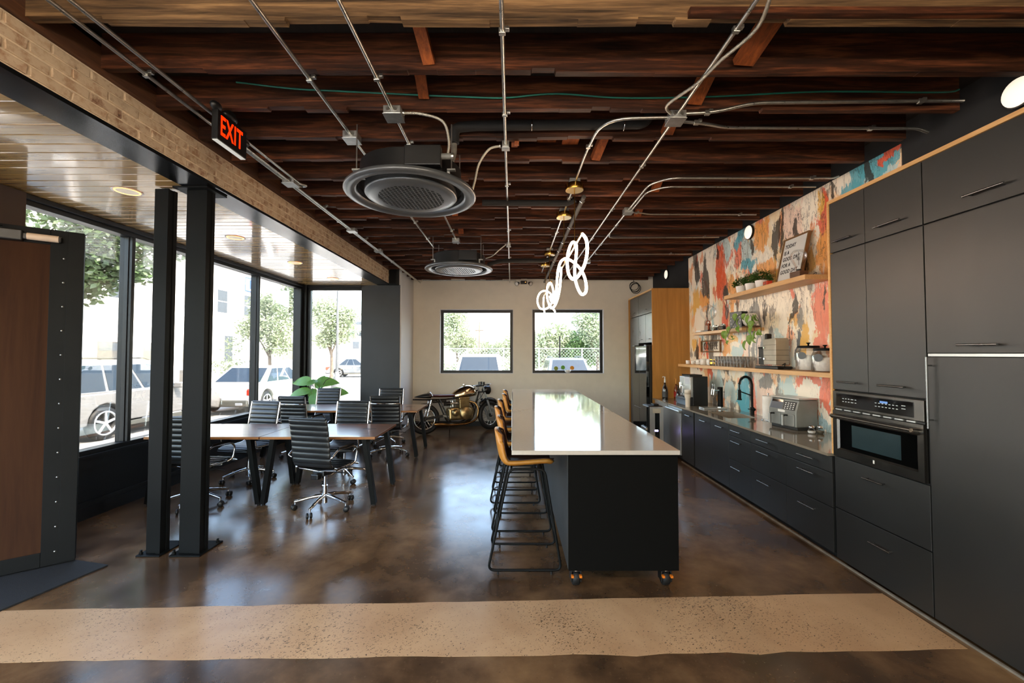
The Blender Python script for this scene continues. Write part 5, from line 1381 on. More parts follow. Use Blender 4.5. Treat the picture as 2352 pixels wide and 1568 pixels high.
# big filament bulb lamps
def filament(t, z, h):
    obj('filament', MB().cyl((0, 0, z - h), (0, 0, z + h), .0022, n=6).tube([(-.02, 0, z - h * .3), (-.016, .006, z + h * .4), (-.006, 0, z - h * .3), (.004, .006, z + h * .4), (.014, 0, z - h * .3), (.02, .004, z + h * .4)], .0022, 5), plain('dark_filament', '#4b4036', .5, .6), t)
t = thing('bulb_lamp', 'oversized clear bulb lamp on a dark wooden block before the letter board', 'lamp', (3.01, 4.34, SA), .15)
obj('wood_block', MB().bx(-.05, .05, -.065, .065, 0, .06), wood('dark_block', '#3a2416', '#6d4930', (3, 3, 30), .5, vary=False), t, bev=.002)
obj('glass_bulb', MB().lathe([(.026, .062), (.028, .09), (.034, .115), (.055, .15), (.073, .19), (.078, .22), (.07, .255), (.045, .285), (0, .296)], 28), M['clear'], t)
obj('socket', MB().cyl((0, 0, .06), (0, 0, .085), .024, n=14), M['bike_dark'], t)
filament(t, .20, .07)
obj('cord', MB().tube(spline([(.03, -.06, .02), (.06, -.09, .01), (.08, -.13, .03), (.05, -.155, .006)], 5), .003, 6), M['rubber'], t)
t = thing('bulb_lamp', 'round clear globe lamp with a copper pipe stem on a dark base', 'lamp', (3.08, 6.50, SB))
obj('base', MB().bx(-.05, .05, -.07, .07, 0, .03), M['leather_brown'], t, bev=.003)
obj('stem', MB().cyl((0, 0, .03), (0, 0, .10), .018).cyl((0, 0, .10), (0, 0, .135), .03), plain('dark_copper', '#5a2d1c', .35, .8), t)
obj('copper_pipe', MB().tube(spline([(-.01, -.07, .12), (-.01, -.045, .165), (-.01, 0, .175), (-.01, .05, .165), (-.01, .075, .11)], 6), .007, 8), plain('copper', '#b5562d', .25, 1), t)
obj('glass_globe', MB().lathe([(.025, .135), (.028, .17), (.06, .20), (.105, .25), (.122, .31), (.105, .37), (.06, .41), (.02, .42), (.02, .435), (0, .436)], 30), M['clear'], t)
filament(t, .30, .10)
obj('glass_core', MB().lathe([(.012, .14), (.02, .2), (.01, .28), (.022, .33), (.008, .38)], 14), M['clear'], t)
t = thing('book', 'white paperback lying on a dark book at the end of the short shelf', 'book', (3.06, 6.69, SB + .0085))
obj('cover', MB().bx(-.06, .06, -.085, .085, 0, .004).bx(-.06, .06, -.085, .085, .02, .024).bx(.056, .06, -.085, .085, .004, .02), M['white_plastic'], t)
obj('pages', MB().bx(-.058, .0555, -.083, .083, .0042, .0198), M['white_china'], t)
t = thing('book', 'thin dark book under the white paperback', 'book', (3.06, 6.70, SB))
obj('cover', MB().bx(-.07, .07, -.095, .095, 0, .008), M['leather_brown'], t, bev=.001)
def film_camera(label, y, rz, s):
    t = thing('film_camera', label, 'camera', (3.06, y, SB), rz, 'old film cameras on the short shelf')
    obj('body', MB().bx(-.018 * s, .018 * s, -.068 * s, .068 * s, 0, .05 * s), M['black_plastic'], t, bev=.004)
    obj('top_plate', MB().bx(-.018 * s, .018 * s, -.068 * s, .068 * s, .0505 * s, .07 * s).bx(-.018 * s, .018 * s, -.02 * s, .02 * s, .07 * s, .084 * s), M['zinc'], t, bev=.003)
    obj('bottom_plate', MB().bx(-.0185 * s, .0185 * s, -.0685 * s, .0685 * s, .0, .006 * s), M['zinc'], t)
    l = obj('lens', MB().cyl((-.05 * s, 0, .03 * s), (-.018 * s, 0, .03 * s), .024 * s, .027 * s, 18), M['zinc'], t)
    obj('lens_glass', MB().cyl((-.0515 * s, 0, .03 * s), (-.05 * s, 0, .03 * s), .018 * s, n=16), M['black_glass'], l)
    obj('dial', MB().cyl((0, .045 * s, .07 * s), (0, .045 * s, .08 * s), .011 * s, n=12), M['chrome'], t)
    obj('shutter_button', MB().cyl((0, -.05 * s, .07 * s), (0, -.05 * s, .078 * s), .006 * s, n=10), M['chrome'], t)
film_camera('silver and black film camera beside the globe lamp', 6.235, .15, 1.1)
film_camera('silver and black film camera nearer the square clock', 6.03, -.2, 1.15)
t = thing('clock', 'square grey-faced desk clock with a black case', 'clock', (3.11, 5.70, SB), .3)
obj('case', MB().bx(-.05, .05, -.105, .105, 0, .235), M['black_plastic'], t, bev=.003)
f = obj('face', MB().bx(-.053, -.0502, -.10, .10, .005, .23), plain('clock_face', '#63676a', .5), t)
b = MB()
for k in range(12):
    a = 2 * PI * k / 12; c = Vector((-.0535, .08 * math.sin(a), .1175 + .092 * math.cos(a)))
    b.bx(c.x - .0006, c.x + .0006, c.y - .0045, c.y + .0045, c.z - .007, c.z + .007)
obj('hour_marks', b, M['white_plastic'], f, kind='stuff')
obj('hour_hand', MB().obox((-.0545, 0, .1175), (-.0545, .02, .075), .007, .001, (1, 0, 0)), M['ink'], f)
obj('minute_hand', MB().obox((-.055, 0, .1175), (-.055, -.01, .055), .005, .001, (1, 0, 0)), M['ink'], f)
tag(obj('wooden_tray', MB().lathe([(0, 0), (.10, 0), (.105, .012), (.10, .016), (0, .014)], 24, (3.07, 5.33, SB)), wood('tray_wood', '#4a2814', '#7a4a28', (6, 1, 6), .5, vary=False)), 'round brown wooden tray under the trailing plant', 'tray')
t = thing('trailing_plant', 'trailing pothos in a white globe pot, hanging over the short shelf', 'plant', (3.06, 5.33, SB + .0165))
obj('pot', MB().lathe([(0, 0), (.05, 0), (.08, .03), (.094, .08), (.09, .12), (.072, .155), (.066, .16), (.06, .15), (.06, .14), (0, .135)], 26), M['white_china'], t)
base = Vector((3.06, 5.33, SB + .0165)); top = base + Vector((0, 0, .155))
M['vine_stem'] = plain('vine_stem', '#3a4a22', .6)
def vine(pts, leaves):
    P = [top - base] + [sx_(*p) - base for p in pts]
    s = obj('vine', MB().tube(spline(P, 6), .0035, 6), M['vine_stem'], t)
    for (u, v, x), az, ln_, dr in leaves:
        c = sx_(u, v, x) - base
        def f(a, b_, c=c, az=az, ln_=ln_ * .68, dr=dr):
            q = 2 * b_ - 1; w = ln_ * .42 * (math.sin(PI * min(1, a ** .55)) ** .75 if 0 < a < 1 else 0) + .001
            loc = Vector((-.02 * math.sin(PI * a) - .012 * abs(q), q * w, -ln_ * (a - .22 * abs(q) ** 1.4 * (1 - a) ** 2)))
            return c + Matrix.Rotation(dr, 3, 'X') @ (Matrix.Rotation(az, 3, 'Z') @ loc)
        obj('leaf', MB().grid(f, 8, 6), M['vine'], s)
vine([(1700, 722, 2.98), (1690, 735, 2.93), (1683, 748, 2.92), (1676, 760, 2.92), (1672, 775, 2.92), (1682, 780, 2.92)],
     [((1692, 722, 2.95), .3, .13, .3), ((1697, 733, 2.92), -.3, .14, -.2), ((1677, 752, 2.91), .2, .12, .3), ((1667, 762, 2.91), .6, .15, .5), ((1672, 771, 2.91), -.2, .12, .1), ((1684, 772, 2.91), -.5, .09, -1.0), ((1674, 783, 2.91), .3, .07, .3)])
vine([(1715, 725, 2.95), (1716, 745, 2.92), (1715, 768, 2.92), (1714, 784, 2.92)],
     [((1712, 722, 2.96), .2, .11, .4), ((1721, 727, 2.94), 0, .15, .1), ((1697, 751, 2.91), .4, .11, -.3), ((1714, 785, 2.91), -.1, .15, .05)])
vine([(1726, 728, 2.97), (1730, 745, 2.92), (1733, 760, 2.92), (1732, 778, 2.92)],
     [((1733, 726, 2.97), -.2, .14, -.3), ((1730, 740, 2.93), .2, .15, .6), ((1728, 752, 2.91), 0, .14, .1), ((1736, 762, 2.91), -.3, .12, -.1), ((1726, 772, 2.91), .3, .16, .2), ((1734, 774, 2.91), -.2, .11, -.4)])
vine([(1735, 725, 3.02), (1742, 735, 3.02), (1748, 752, 2.93), (1748, 764, 2.92)], [((1743, 762, 2.91), .3, .13, -1.1), ((1738, 724, 3.02), -.2, .12, -.5)])
# hanging COFFEE sign
t = thing('coffee_sign', 'hanging wooden frame sign spelling COFFEE in thin wire letters', 'sign', (3.2, 6.70, 1.675))
b = MB().bx(-.012, .012, -.33, -.305, 0, .19).bx(-.012, .012, .305, .33, 0, .19).bx(-.012, .012, -.305, .305, 0, .016).bx(-.012, .012, -.305, .305, .172, .19)
obj('frame', b, wood('sign_frame', '#4e3822', '#86653d', (4, 4, 4), .6, vary=False), t)
text('lettering', 'COFFEE', .165, plain('sign_wire', '#2a2018', .5, .4), t, (0, 0, .092), FACE, .003, sx=.80, off=-.0035, spacing=1.08)
for y in (-.28, .28): obj('cord', MB().cyl((0, y, .19), (0, y, .272), .003, n=6), M['rubber'], t)

# cups and mugs on the long shelf
def cup(label, y, r, h, handle, x=3.10, mat=None, grp='white cups on the long shelf'):
    t = thing('mug' if h > .07 else 'espresso_cup', label, 'cup', (x, y, SCZ), 0, grp)
    w = .004
    obj('bowl', MB().lathe([(0, 0), (r * .8, 0), (r * .92, .006), (r, h * .6), (r, h), (r - w, h), (r - w, h * .6), (r * .8, .01), (0, .009)], 22), mat or M['white_china'], t)
    if handle: obj('handle', MB().tube([(r * math.cos(handle) * .95 + math.cos(handle) * .028 * math.sin(PI * k / 8), r * math.sin(handle) * .95 + math.sin(handle) * .028 * math.sin(PI * k / 8), h * (.8 - .6 * k / 8)) for k in range(9)], .005, 8), mat or M['white_china'], t)
    return t
cup('small white espresso cup at the far end of the long shelf', 7.335, .036, .062, 0)
cup('small white espresso cup second from the far end of the long shelf', 7.12, .036, .062, 0)
cup('white mug with its handle to the room, third along the long shelf', 6.93, .042, .085, 2.8)
cup('wide white mug, biggest on the long shelf', 6.74, .052, .098, 2.4)
cup('white mug beside the black and gold canisters', 6.53, .047, .095, 4.2)
for y, lab in ((6.385, 'small black and gold canister beside the white mug'), (6.30, 'small black and gold canister beside the row of glasses')):
    t = thing('canister', lab, 'canister', (3.07, y, SCZ), 0, 'black and gold canisters')
    obj('tin', MB().lathe([(0, 0), (.034, 0), (.036, .004), (.036, .075), (.036, .075), (.032, .08)], 20), M['black_plastic'], t)
    obj('gold_label', MB().lathe([(.0365, .02), (.0365, .055)], 20), M['brass'], t)
    obj('lid', MB().lathe([(.037, .08), (.037, .095), (.037, .095), (0, .097)], 20), M['brass'], t)
# tumblers in two rows
gm = MB().lathe([(0, .004), (.030, .004), (.034, .14), (.0365, .142), (.033, 0), (0, 0)], 18).mesh('tumbler'); gm.materials.append(glass('tumbler_glass', (.985, .985, .985, 1), .6, 0, .3, '#f6f8f8'))
_nt = gm.materials[0].node_tree
_lw = _nt.nodes.new('ShaderNodeLayerWeight'); _lw.inputs[0].default_value = .35
_m2 = [n for n in _nt.nodes if n.type == 'MIX_SHADER' and not n.inputs[0].is_linked][0]      # bright edge highlights painted in as white where the wall is edge-on
_nt.links.new(math_(_nt, 'MULTIPLY', math_(_nt, 'POWER', _lw.outputs['Facing'], 2.0), .75), _m2.inputs[0])
nm = ('first', 'second', 'third', 'fourth', 'fifth', 'sixth', 'seventh', 'eighth', 'ninth', 'tenth')
for row, x in (('front', 3.01), ('wall', 3.11)):
    for k in range(10):
        o = bpy.data.objects.new('tumbler', gm); COL.objects.link(o); o.location = (x, 6.17 - k * .082, SCZ)
        tag(o, 'clear drinking glass, %s from the canisters in the %s row' % (nm[k], row), 'glass', 'rows of drinking glasses')
# grey retro machine
t = thing('coffee_machine', 'retro grey ribbed coffee machine with a black base on the long shelf', 'coffee machine', (3.09, 4.93, SCZ), .1)
M['retro'] = plain('warm_grey_enamel', '#a39b8d', .4, .3)
obj('base', MB().bx(-.09, .09, -.19, .19, 0, .035), M['black_plastic'], t, bev=.006)
obj('body', MB().prism([(-.15, .05), (.05, .05), (.06, .33), (.045, .35), (-.14, .36), (-.155, .34)], -.08, .085, 'yz'), M['retro'], t, bev=.006)
b = MB()
for k in range(4): b.bx(-.0815, -.0795, -.15, .05, .10 + k * .06, .103 + k * .06).bx(-.08, .085, -.1535, -.1515, .10 + k * .06, .103 + k * .06)
obj('groove_lines', b, M['bike_dark'], t, kind='stuff')
obj('front_frame', MB().bx(-.07, -.05, .06, .15, .05, .26).bx(.05, .07, .06, .15, .05, .26).bx(-.07, .07, .06, .16, .24, .26), M['bike_dark'], t, bev=.004)
obj('brew_head', MB().cyl((0, .10, .15), (0, .10, .23), .03).cyl((-.06, .10, .13), (-.06, .16, .13), .012), M['chrome'], t)
obj('tower', MB().bx(-.03, .03, .05, .09, .26, .40).cyl((-.03, .07, .40), (.03, .07, .40), .02), M['bike_dark'], t, bev=.004)
obj('knob', MB().cyl((-.10, .02, .12), (-.08, .02, .12), .012, n=12).cyl((-.10, .02, .25), (-.08, .02, .25), .012, n=12), M['chrome'], t)
obj('power_cord', MB().tube(spline([(0, -.15, .05), (-.02, -.22, .07), (-.05, -.24, .03), (-.02, -.2, .01), (.03, -.25, .03), (.0, -.28, .008), (-.05, -.23, .008)], 6), .005, 6), M['rubber'], t)
# glass storage jars
def jar(label, x, y, h):
    t = thing('glass_jar', label, 'jar', (x, y, SCZ), 0, 'glass storage jars')
    obj('glass_body', MB().lathe([(0, .004), (.105, .004), (.112, .02), (.112, h - .05), (.10, h - .015), (.088, h), (.092, h + .004), (.116, h - .05), (.116, .018), (.108, 0), (0, 0)], 30), M['clear'], t)
    obj('paper_filters', MB().lathe([(0, .01), (.085, .01), (.10, h * .7), (.10, h * .7), (0, h * .7)], 26), plain('white_filters', '#e9e6e0', .8, var=.12, vs=30), t)
    l = obj('lid', MB().lathe([(0, h + .03), (.094, h + .028), (.098, h + .02), (.098, h + .004), (.098, h + .004), (0, h + .004)], 28), M['steel_black'], t)
    obj('lid_knob', MB().lathe([(.008, h + .028), (.008, h + .045), (.02, h + .055), (.02, h + .06), (0, h + .062)], 14), M['steel_black'], l)
    obj('oval_label', MB().grid(lambda u, v: (.1168 * math.cos(PI + .42 + (u - .5) * .75), .1168 * math.sin(PI + .42 + (u - .5) * .75), h * .68 + (v - .5) * .075 * math.sqrt(max(0, 1 - (2 * u - 1) ** 2))), 10, 4), plain('slate_label', '#5c6265', .6), t)
jar('glass storage jar with a black lid and oval tag, nearer the coffee machine', 3.115, 4.37, .235)
jar('glass storage jar with a black lid and oval tag, against the oven tower', 3.075, 4.085, .205)

# worktop things
def bottle(label, x, y, r, h, body, top_, labelcol, neck=.55):
    t = thing('syrup_bottle', label, 'bottle', (x, y, CT), 0, 'syrup bottles by the fridge tower')
    obj('bottle_body', MB().lathe([(0, 0), (r, 0), (r, .005), (r, h * .42), (r * .8, h * .52), (r * .36, h * .66), (r * .34, h * .74), (0, h * .74)], 20), body, t)
    obj('label', MB().lathe([(r * 1.01, h * .10), (r * 1.01, h * .36)], 20), labelcol, t)
    p = obj('pump', MB().cyl((0, 0, h * .74), (0, 0, h * .88), r * .3, n=12).cyl((0, 0, h * .88), (0, 0, h), r * .2, n=10).tube([(0, 0, h * .985), (-r * .6, 0, h), (-r * .9, 0, h * .97)], r * .14, 6), top_, t)
    return t
M['dark_glass'] = plain('dark_syrup_glass', '#160d0a', .12, coat=.4)
bottle('tall dark syrup bottle with a white pump by the oak panel', 2.70, 7.36, .05, .40, M['dark_glass'], M['white_plastic'], plain('black_white_label', '#3b3b3b', .5))
bottle('syrup bottle with a red label and amber pump', 2.93, 7.45, .038, .36, plain('amber_syrup', '#7a3a10', .2), plain('amber_pump', '#c98a3c', .4), plain('red_label', '#b5261a', .5))
bottle('short dark syrup bottle behind the coffee machine front', 2.86, 7.18, .034, .26, M['dark_glass'], M['black_plastic'], plain('pale_label', '#8a8f92', .5))
t = thing('coffee_machine', 'large black and silver espresso machine on the worktop', 'coffee machine', (2.90, 6.65, CT))
obj('body', MB().bx(-.10, .13, -.20, .20, 0, .45), M['black_plastic'], t, bev=.006)
obj('silver_front', MB().bx(-.145, -.101, -.20, .20, .13, .44), M['stainless'], t, bev=.006)
obj('screen', MB().bx(-.150, -.145, -.19, -.02, .33, .44), plain('pale_screen', '#c6ccd6', .2), t)
obj('drip_tray', MB().prism([(-.22, .10), (-.20, .0), (-.10, .0), (-.10, .125), (-.22, .115)], -.19, .19, 'xz'), plain('slate_plastic', '#23262a', .4), t, bev=.004)
obj('spout', MB().bx(-.20, -.146, -.04, .04, .18, .30).cyl((-.18, .0, .14), (-.18, .0, .18), .012), M['chrome'], t, bev=.006)
obj('milk_nozzle', MB().cyl((-.17, .10, .15), (-.17, .10, .32), .025, n=14).cyl((-.17, .10, .32), (-.17, .10, .345), .03, n=14), M['chrome'], t)
obj('hopper_lid', MB().prism([(-.12, .45), (.06, .45), (.075, .475), (-.13, .475)], -.15, .15, 'xz'), M['black_plastic'], t)
t = thing('tumbler_cup', 'tall cream insulated tumbler beside the espresso machine', 'tumbler', (2.665, 6.33, CT))
obj('cup_body', MB().lathe([(0, 0), (.033, 0), (.034, .004), (.036, .13), (.044, .15), (.046, .235), (.046, .235)], 24), plain('cream_enamel', '#d9cdbd', .4), t)
obj('lid', MB().lathe([(.047, .235), (.047, .25), (.04, .256), (0, .256)], 24), plain('cream_lid', '#e4dccf', .35), t)
obj('scroll_print', MB().lathe([(.0462, .19), (.0464, .215)], 24), plain('faint_print', '#b9ab98', .5), t)
obj('handle_loop', MB().tube([(-.03, 0, .252), (-.02, 0, .27), (.02, 0, .27), (.03, 0, .252)], .004, 6), plain('cream_lid2', '#e4dccf', .35), t)
t = thing('tap_tower', 'black drinks tap tower with chrome taps on a steel drip tray', 'tap', (3.06, 6.13, CT))
obj('drip_tray', MB().bx(-.28, .06, -.085, .085, 0, .018), M['stainless'], t, bev=.003)
obj('column', MB().cyl((0, 0, .018), (0, 0, .315), .036, n=24), M['steel_black'], t)
obj('base_flange', MB().cyl((0, 0, .018), (0, 0, .028), .05, n=24), M['chrome'], t)
for s in (-1, 1):
    f = obj('faucet_tap', MB().cyl((-.03, s * .02, .27), (-.10, s * .03, .27), .012).cyl((-.10, s * .03, .285), (-.115, s * .03, .20), .011, .008).cyl((-.05, s * .024, .27), (-.06, s * .026, .27), .02), M['chrome'], t)
    obj('tap_handle', MB().cyl((-.10, s * .03, .285), (-.10, s * .03, .36), .008, .011), M['chrome'], f)
t = thing('kitchen_faucet', 'matt black spring-neck faucet behind the sink', 'faucet', (3.165, 5.5, CT))
obj('base', MB().cyl((0, 0, 0), (0, 0, .10), .024, n=18).cyl((0, 0, .10), (0, 0, .33), .014, n=14), M['steel_black'], t)
arcp = spline([(0, 0, .33), (0, 0, .40), (-.03, 0, .475), (-.085, 0, .50), (-.14, 0, .47), (-.165, 0, .40), (-.165, 0, .33)], 8)
obj('hose', MB().tube(arcp, .009, 8), M['rubber'], t)
b = MB(); hp = []
A_ = spline([(0, 0, .33), (0, 0, .40), (-.03, 0, .475), (-.085, 0, .50), (-.14, 0, .47), (-.165, 0, .40)], 40)
for k, p in enumerate(A_):
    tq = (A_[min(k + 1, len(A_) - 1)] - A_[max(k - 1, 0)]).normalized(); s_ = Vector((0, 1, 0)); u_ = tq.cross(s_)
    hp.append(p + s_ * (.016 * math.cos(k * 1.1)) + u_ * (.016 * math.sin(k * 1.1)))
obj('spring', MB().tube(hp, .0032, 5), M['steel_black'], t)
obj('spray_head', MB().cyl((-.165, 0, .33), (-.165, 0, .21), .018, .02).cyl((-.165, 0, .21), (-.165, 0, .195), .028, .026), M['steel_black'], t)
obj('holder_arm', MB().obox((0, 0, .25), (-.165, 0, .31), .01, .014), M['steel_black'], t)
obj('lever_handle', MB().cyl((0, -.02, .075), (0, -.05, .075), .018).obox((0, -.05, .075), (-.09, -.06, .085), .012, .01), M['steel_black'], t, bev=.002)
t = thing('paper_towel_holder', 'white paper towel roll on a steel stand', 'paper towel', (3.115, 5.075, CT))
obj('base', MB().lathe([(0, 0), (.075, 0), (.078, .006), (.072, .012), (0, .012)], 24), M['chrome'], t)
obj('roll', MB().lathe([(.02, .014), (.062, .014), (.062, .014), (.064, .15), (.062, .292), (.062, .292), (.02, .292), (.02, .292), (.02, .014)], 28), plain('tissue', '#e6e1db', .9, bmp=.3, bs=120), t)
obj('rod', MB().cyl((0, 0, .012), (0, 0, .315), .007).ball((0, 0, .318), .012), M['chrome'], t)
# two-drawer air fryer, turned a little
t = thing('air_fryer', 'grey two-drawer air fryer with silver handles on the worktop', 'air fryer', (3.06, 4.56, CT), .17)
M['fryer'] = plain('warm_dark_grey', '#7b7e7b', .38, .1)
dpt, wid = .135, .185
obj('foot_base', MB().bx(-dpt + .03, dpt - .01, -wid + .012, wid - .012, 0, .03), M['black_plastic'], t, bev=.004)
obj('body', MB().prism([(-dpt, .03), (dpt, .03), (dpt, .315), (-dpt + .045, .315), (-dpt + .004, .20)], -wid, wid, 'xz'), M['fryer'], t, bev=.014, seg=3)
obj('top_lid', MB().bx(-dpt + .035, dpt + .002, -wid - .003, wid + .003, .318, .335), M['stainless'], t, bev=.006)
nrm = Vector((-.115, 0, .041)).normalized()
def on_front(a, y0, y1, th=.002):            # a slab lying on the sloping front, a0..a1 along its height
    p0, p1 = Vector((-dpt + .004, 0, .20)), Vector((-dpt + .045, 0, .315)); q0, q1 = p0.lerp(p1, a[0]), p0.lerp(p1, a[1]); nn = Vector((-(p1 - p0).z, 0, (p1 - p0).x)).normalized()
    m = MB(); vs = []
    for off in (0, th):
        for q, y in ((q0, y0), (q0, y1), (q1, y1), (q1, y0)): vs.append((q.x + nn.x * off, y, q.z + nn.z * off))
    return m.add(vs, [(0, 1, 2, 3), (7, 6, 5, 4), (0, 4, 5, 1), (1, 5, 6, 2), (2, 6, 7, 3), (3, 7, 4, 0)])
obj('control_panel', on_front((.05, .88), .0, .165, .003), plain('slate_blue_panel', '#49535f', .3), t, bev=.002)
obj('panel_display', on_front((.66, .88), .005, .155, .0045), M['black_glass'], t)
obj('preset_panel', on_front((.05, .80), -.165, -.01, .003), M['black_plastic'], t)
b = MB()
for r_ in range(4):
    for k in range(4): b2 = on_front((.12 + r_ * .165, .19 + r_ * .165), -.15 + k * .035, -.13 + k * .035, .0036); b.add(b2.v, b2.f)
obj('preset_text', b, M['white_plastic'], t, kind='stuff')
obj('badge', MB().bx(-dpt - .003, -dpt + .006, -.045, .045, .175, .20), M['white_plastic'], t)
obj('dial', MB().lathe([(0, .004), (.018, .004), (.02, 0)], 16, (-.11, .08, .245), Matrix.Rotation(-1.2, 3, 'Y')), M['white_plastic'], t)
for y in (-.088, .088):
    dw = obj('drawer', MB().bx(-dpt - .012, -dpt + .01, y - .082, y + .082, .035, .165), M['fryer'], t, bev=.012, seg=3)
    obj('handle', MB().tube(fillet([(-dpt - .01, y, .15), (-dpt - .065, y, .155), (-dpt - .065, y, .05)], .025), .009, 8), M['black_plastic'], dw)
    obj('grip', MB().bx(-dpt - .078, -dpt - .066, y - .012, y + .012, .045, .155), M['stainless'], dw, bev=.004)
def shaker(label, x, y, col):
    t = thing('shaker', label, 'shaker', (x, y, CT), 0, 'salt and pepper shakers')
    obj('glass_body', MB().lathe([(0, 0), (.026, 0), (.034, .012), (.036, .028), (.026, .048), (.018, .056)], 20), M['clear'], t)
    obj('filling', MB().lathe([(0, .003), (.025, .003), (.032, .013), (.0335, .027), (.0335, .027), (0, .028)], 18), col, t)
    obj('cap', MB().lathe([(.018, .052), (.025, .056), (.026, .068), (.022, .078), (0, .082)], 20), M['chrome'], t)
shaker('glass shaker filled with white salt', 3.02, 4.215, M['white_china'])
shaker('glass shaker filled with grey pepper', 3.105, 4.215, plain('pepper', '#6b6455', .9, var=.4, vs=300))
# little plant on the back window sill
t = thing('sill_plant', 'small round-leaved plant in a white bowl on the back window ledge', 'plant', (1.285, 9.60, 1.2025))
obj('bowl', MB().lathe([(0, 0), (.03, 0), (.065, .03), (.075, .07), (.07, .07), (.058, .035), (0, .02)], 22), M['white_china'], t)
for x, z, c in ((-.27, .11, '#8a9a3c'), (-.11, .13, '#5fa03c'), (.10, .12, '#e0922e')):
    m_ = plain('round_leaf', c, .5)
    s = obj('stem', MB().tube(spline([(0, 0, .05), (x * .6, 0, .10), (x, 0, z)], 5), .003, 5), M['stem'], t)
    obj('leaf', MB().lathe([(0, .004), (.03, .003), (.048, 0)], 16, (x, 0, z), Matrix.Rotation(PI / 2 - .3, 3, 'X')), m_, s)
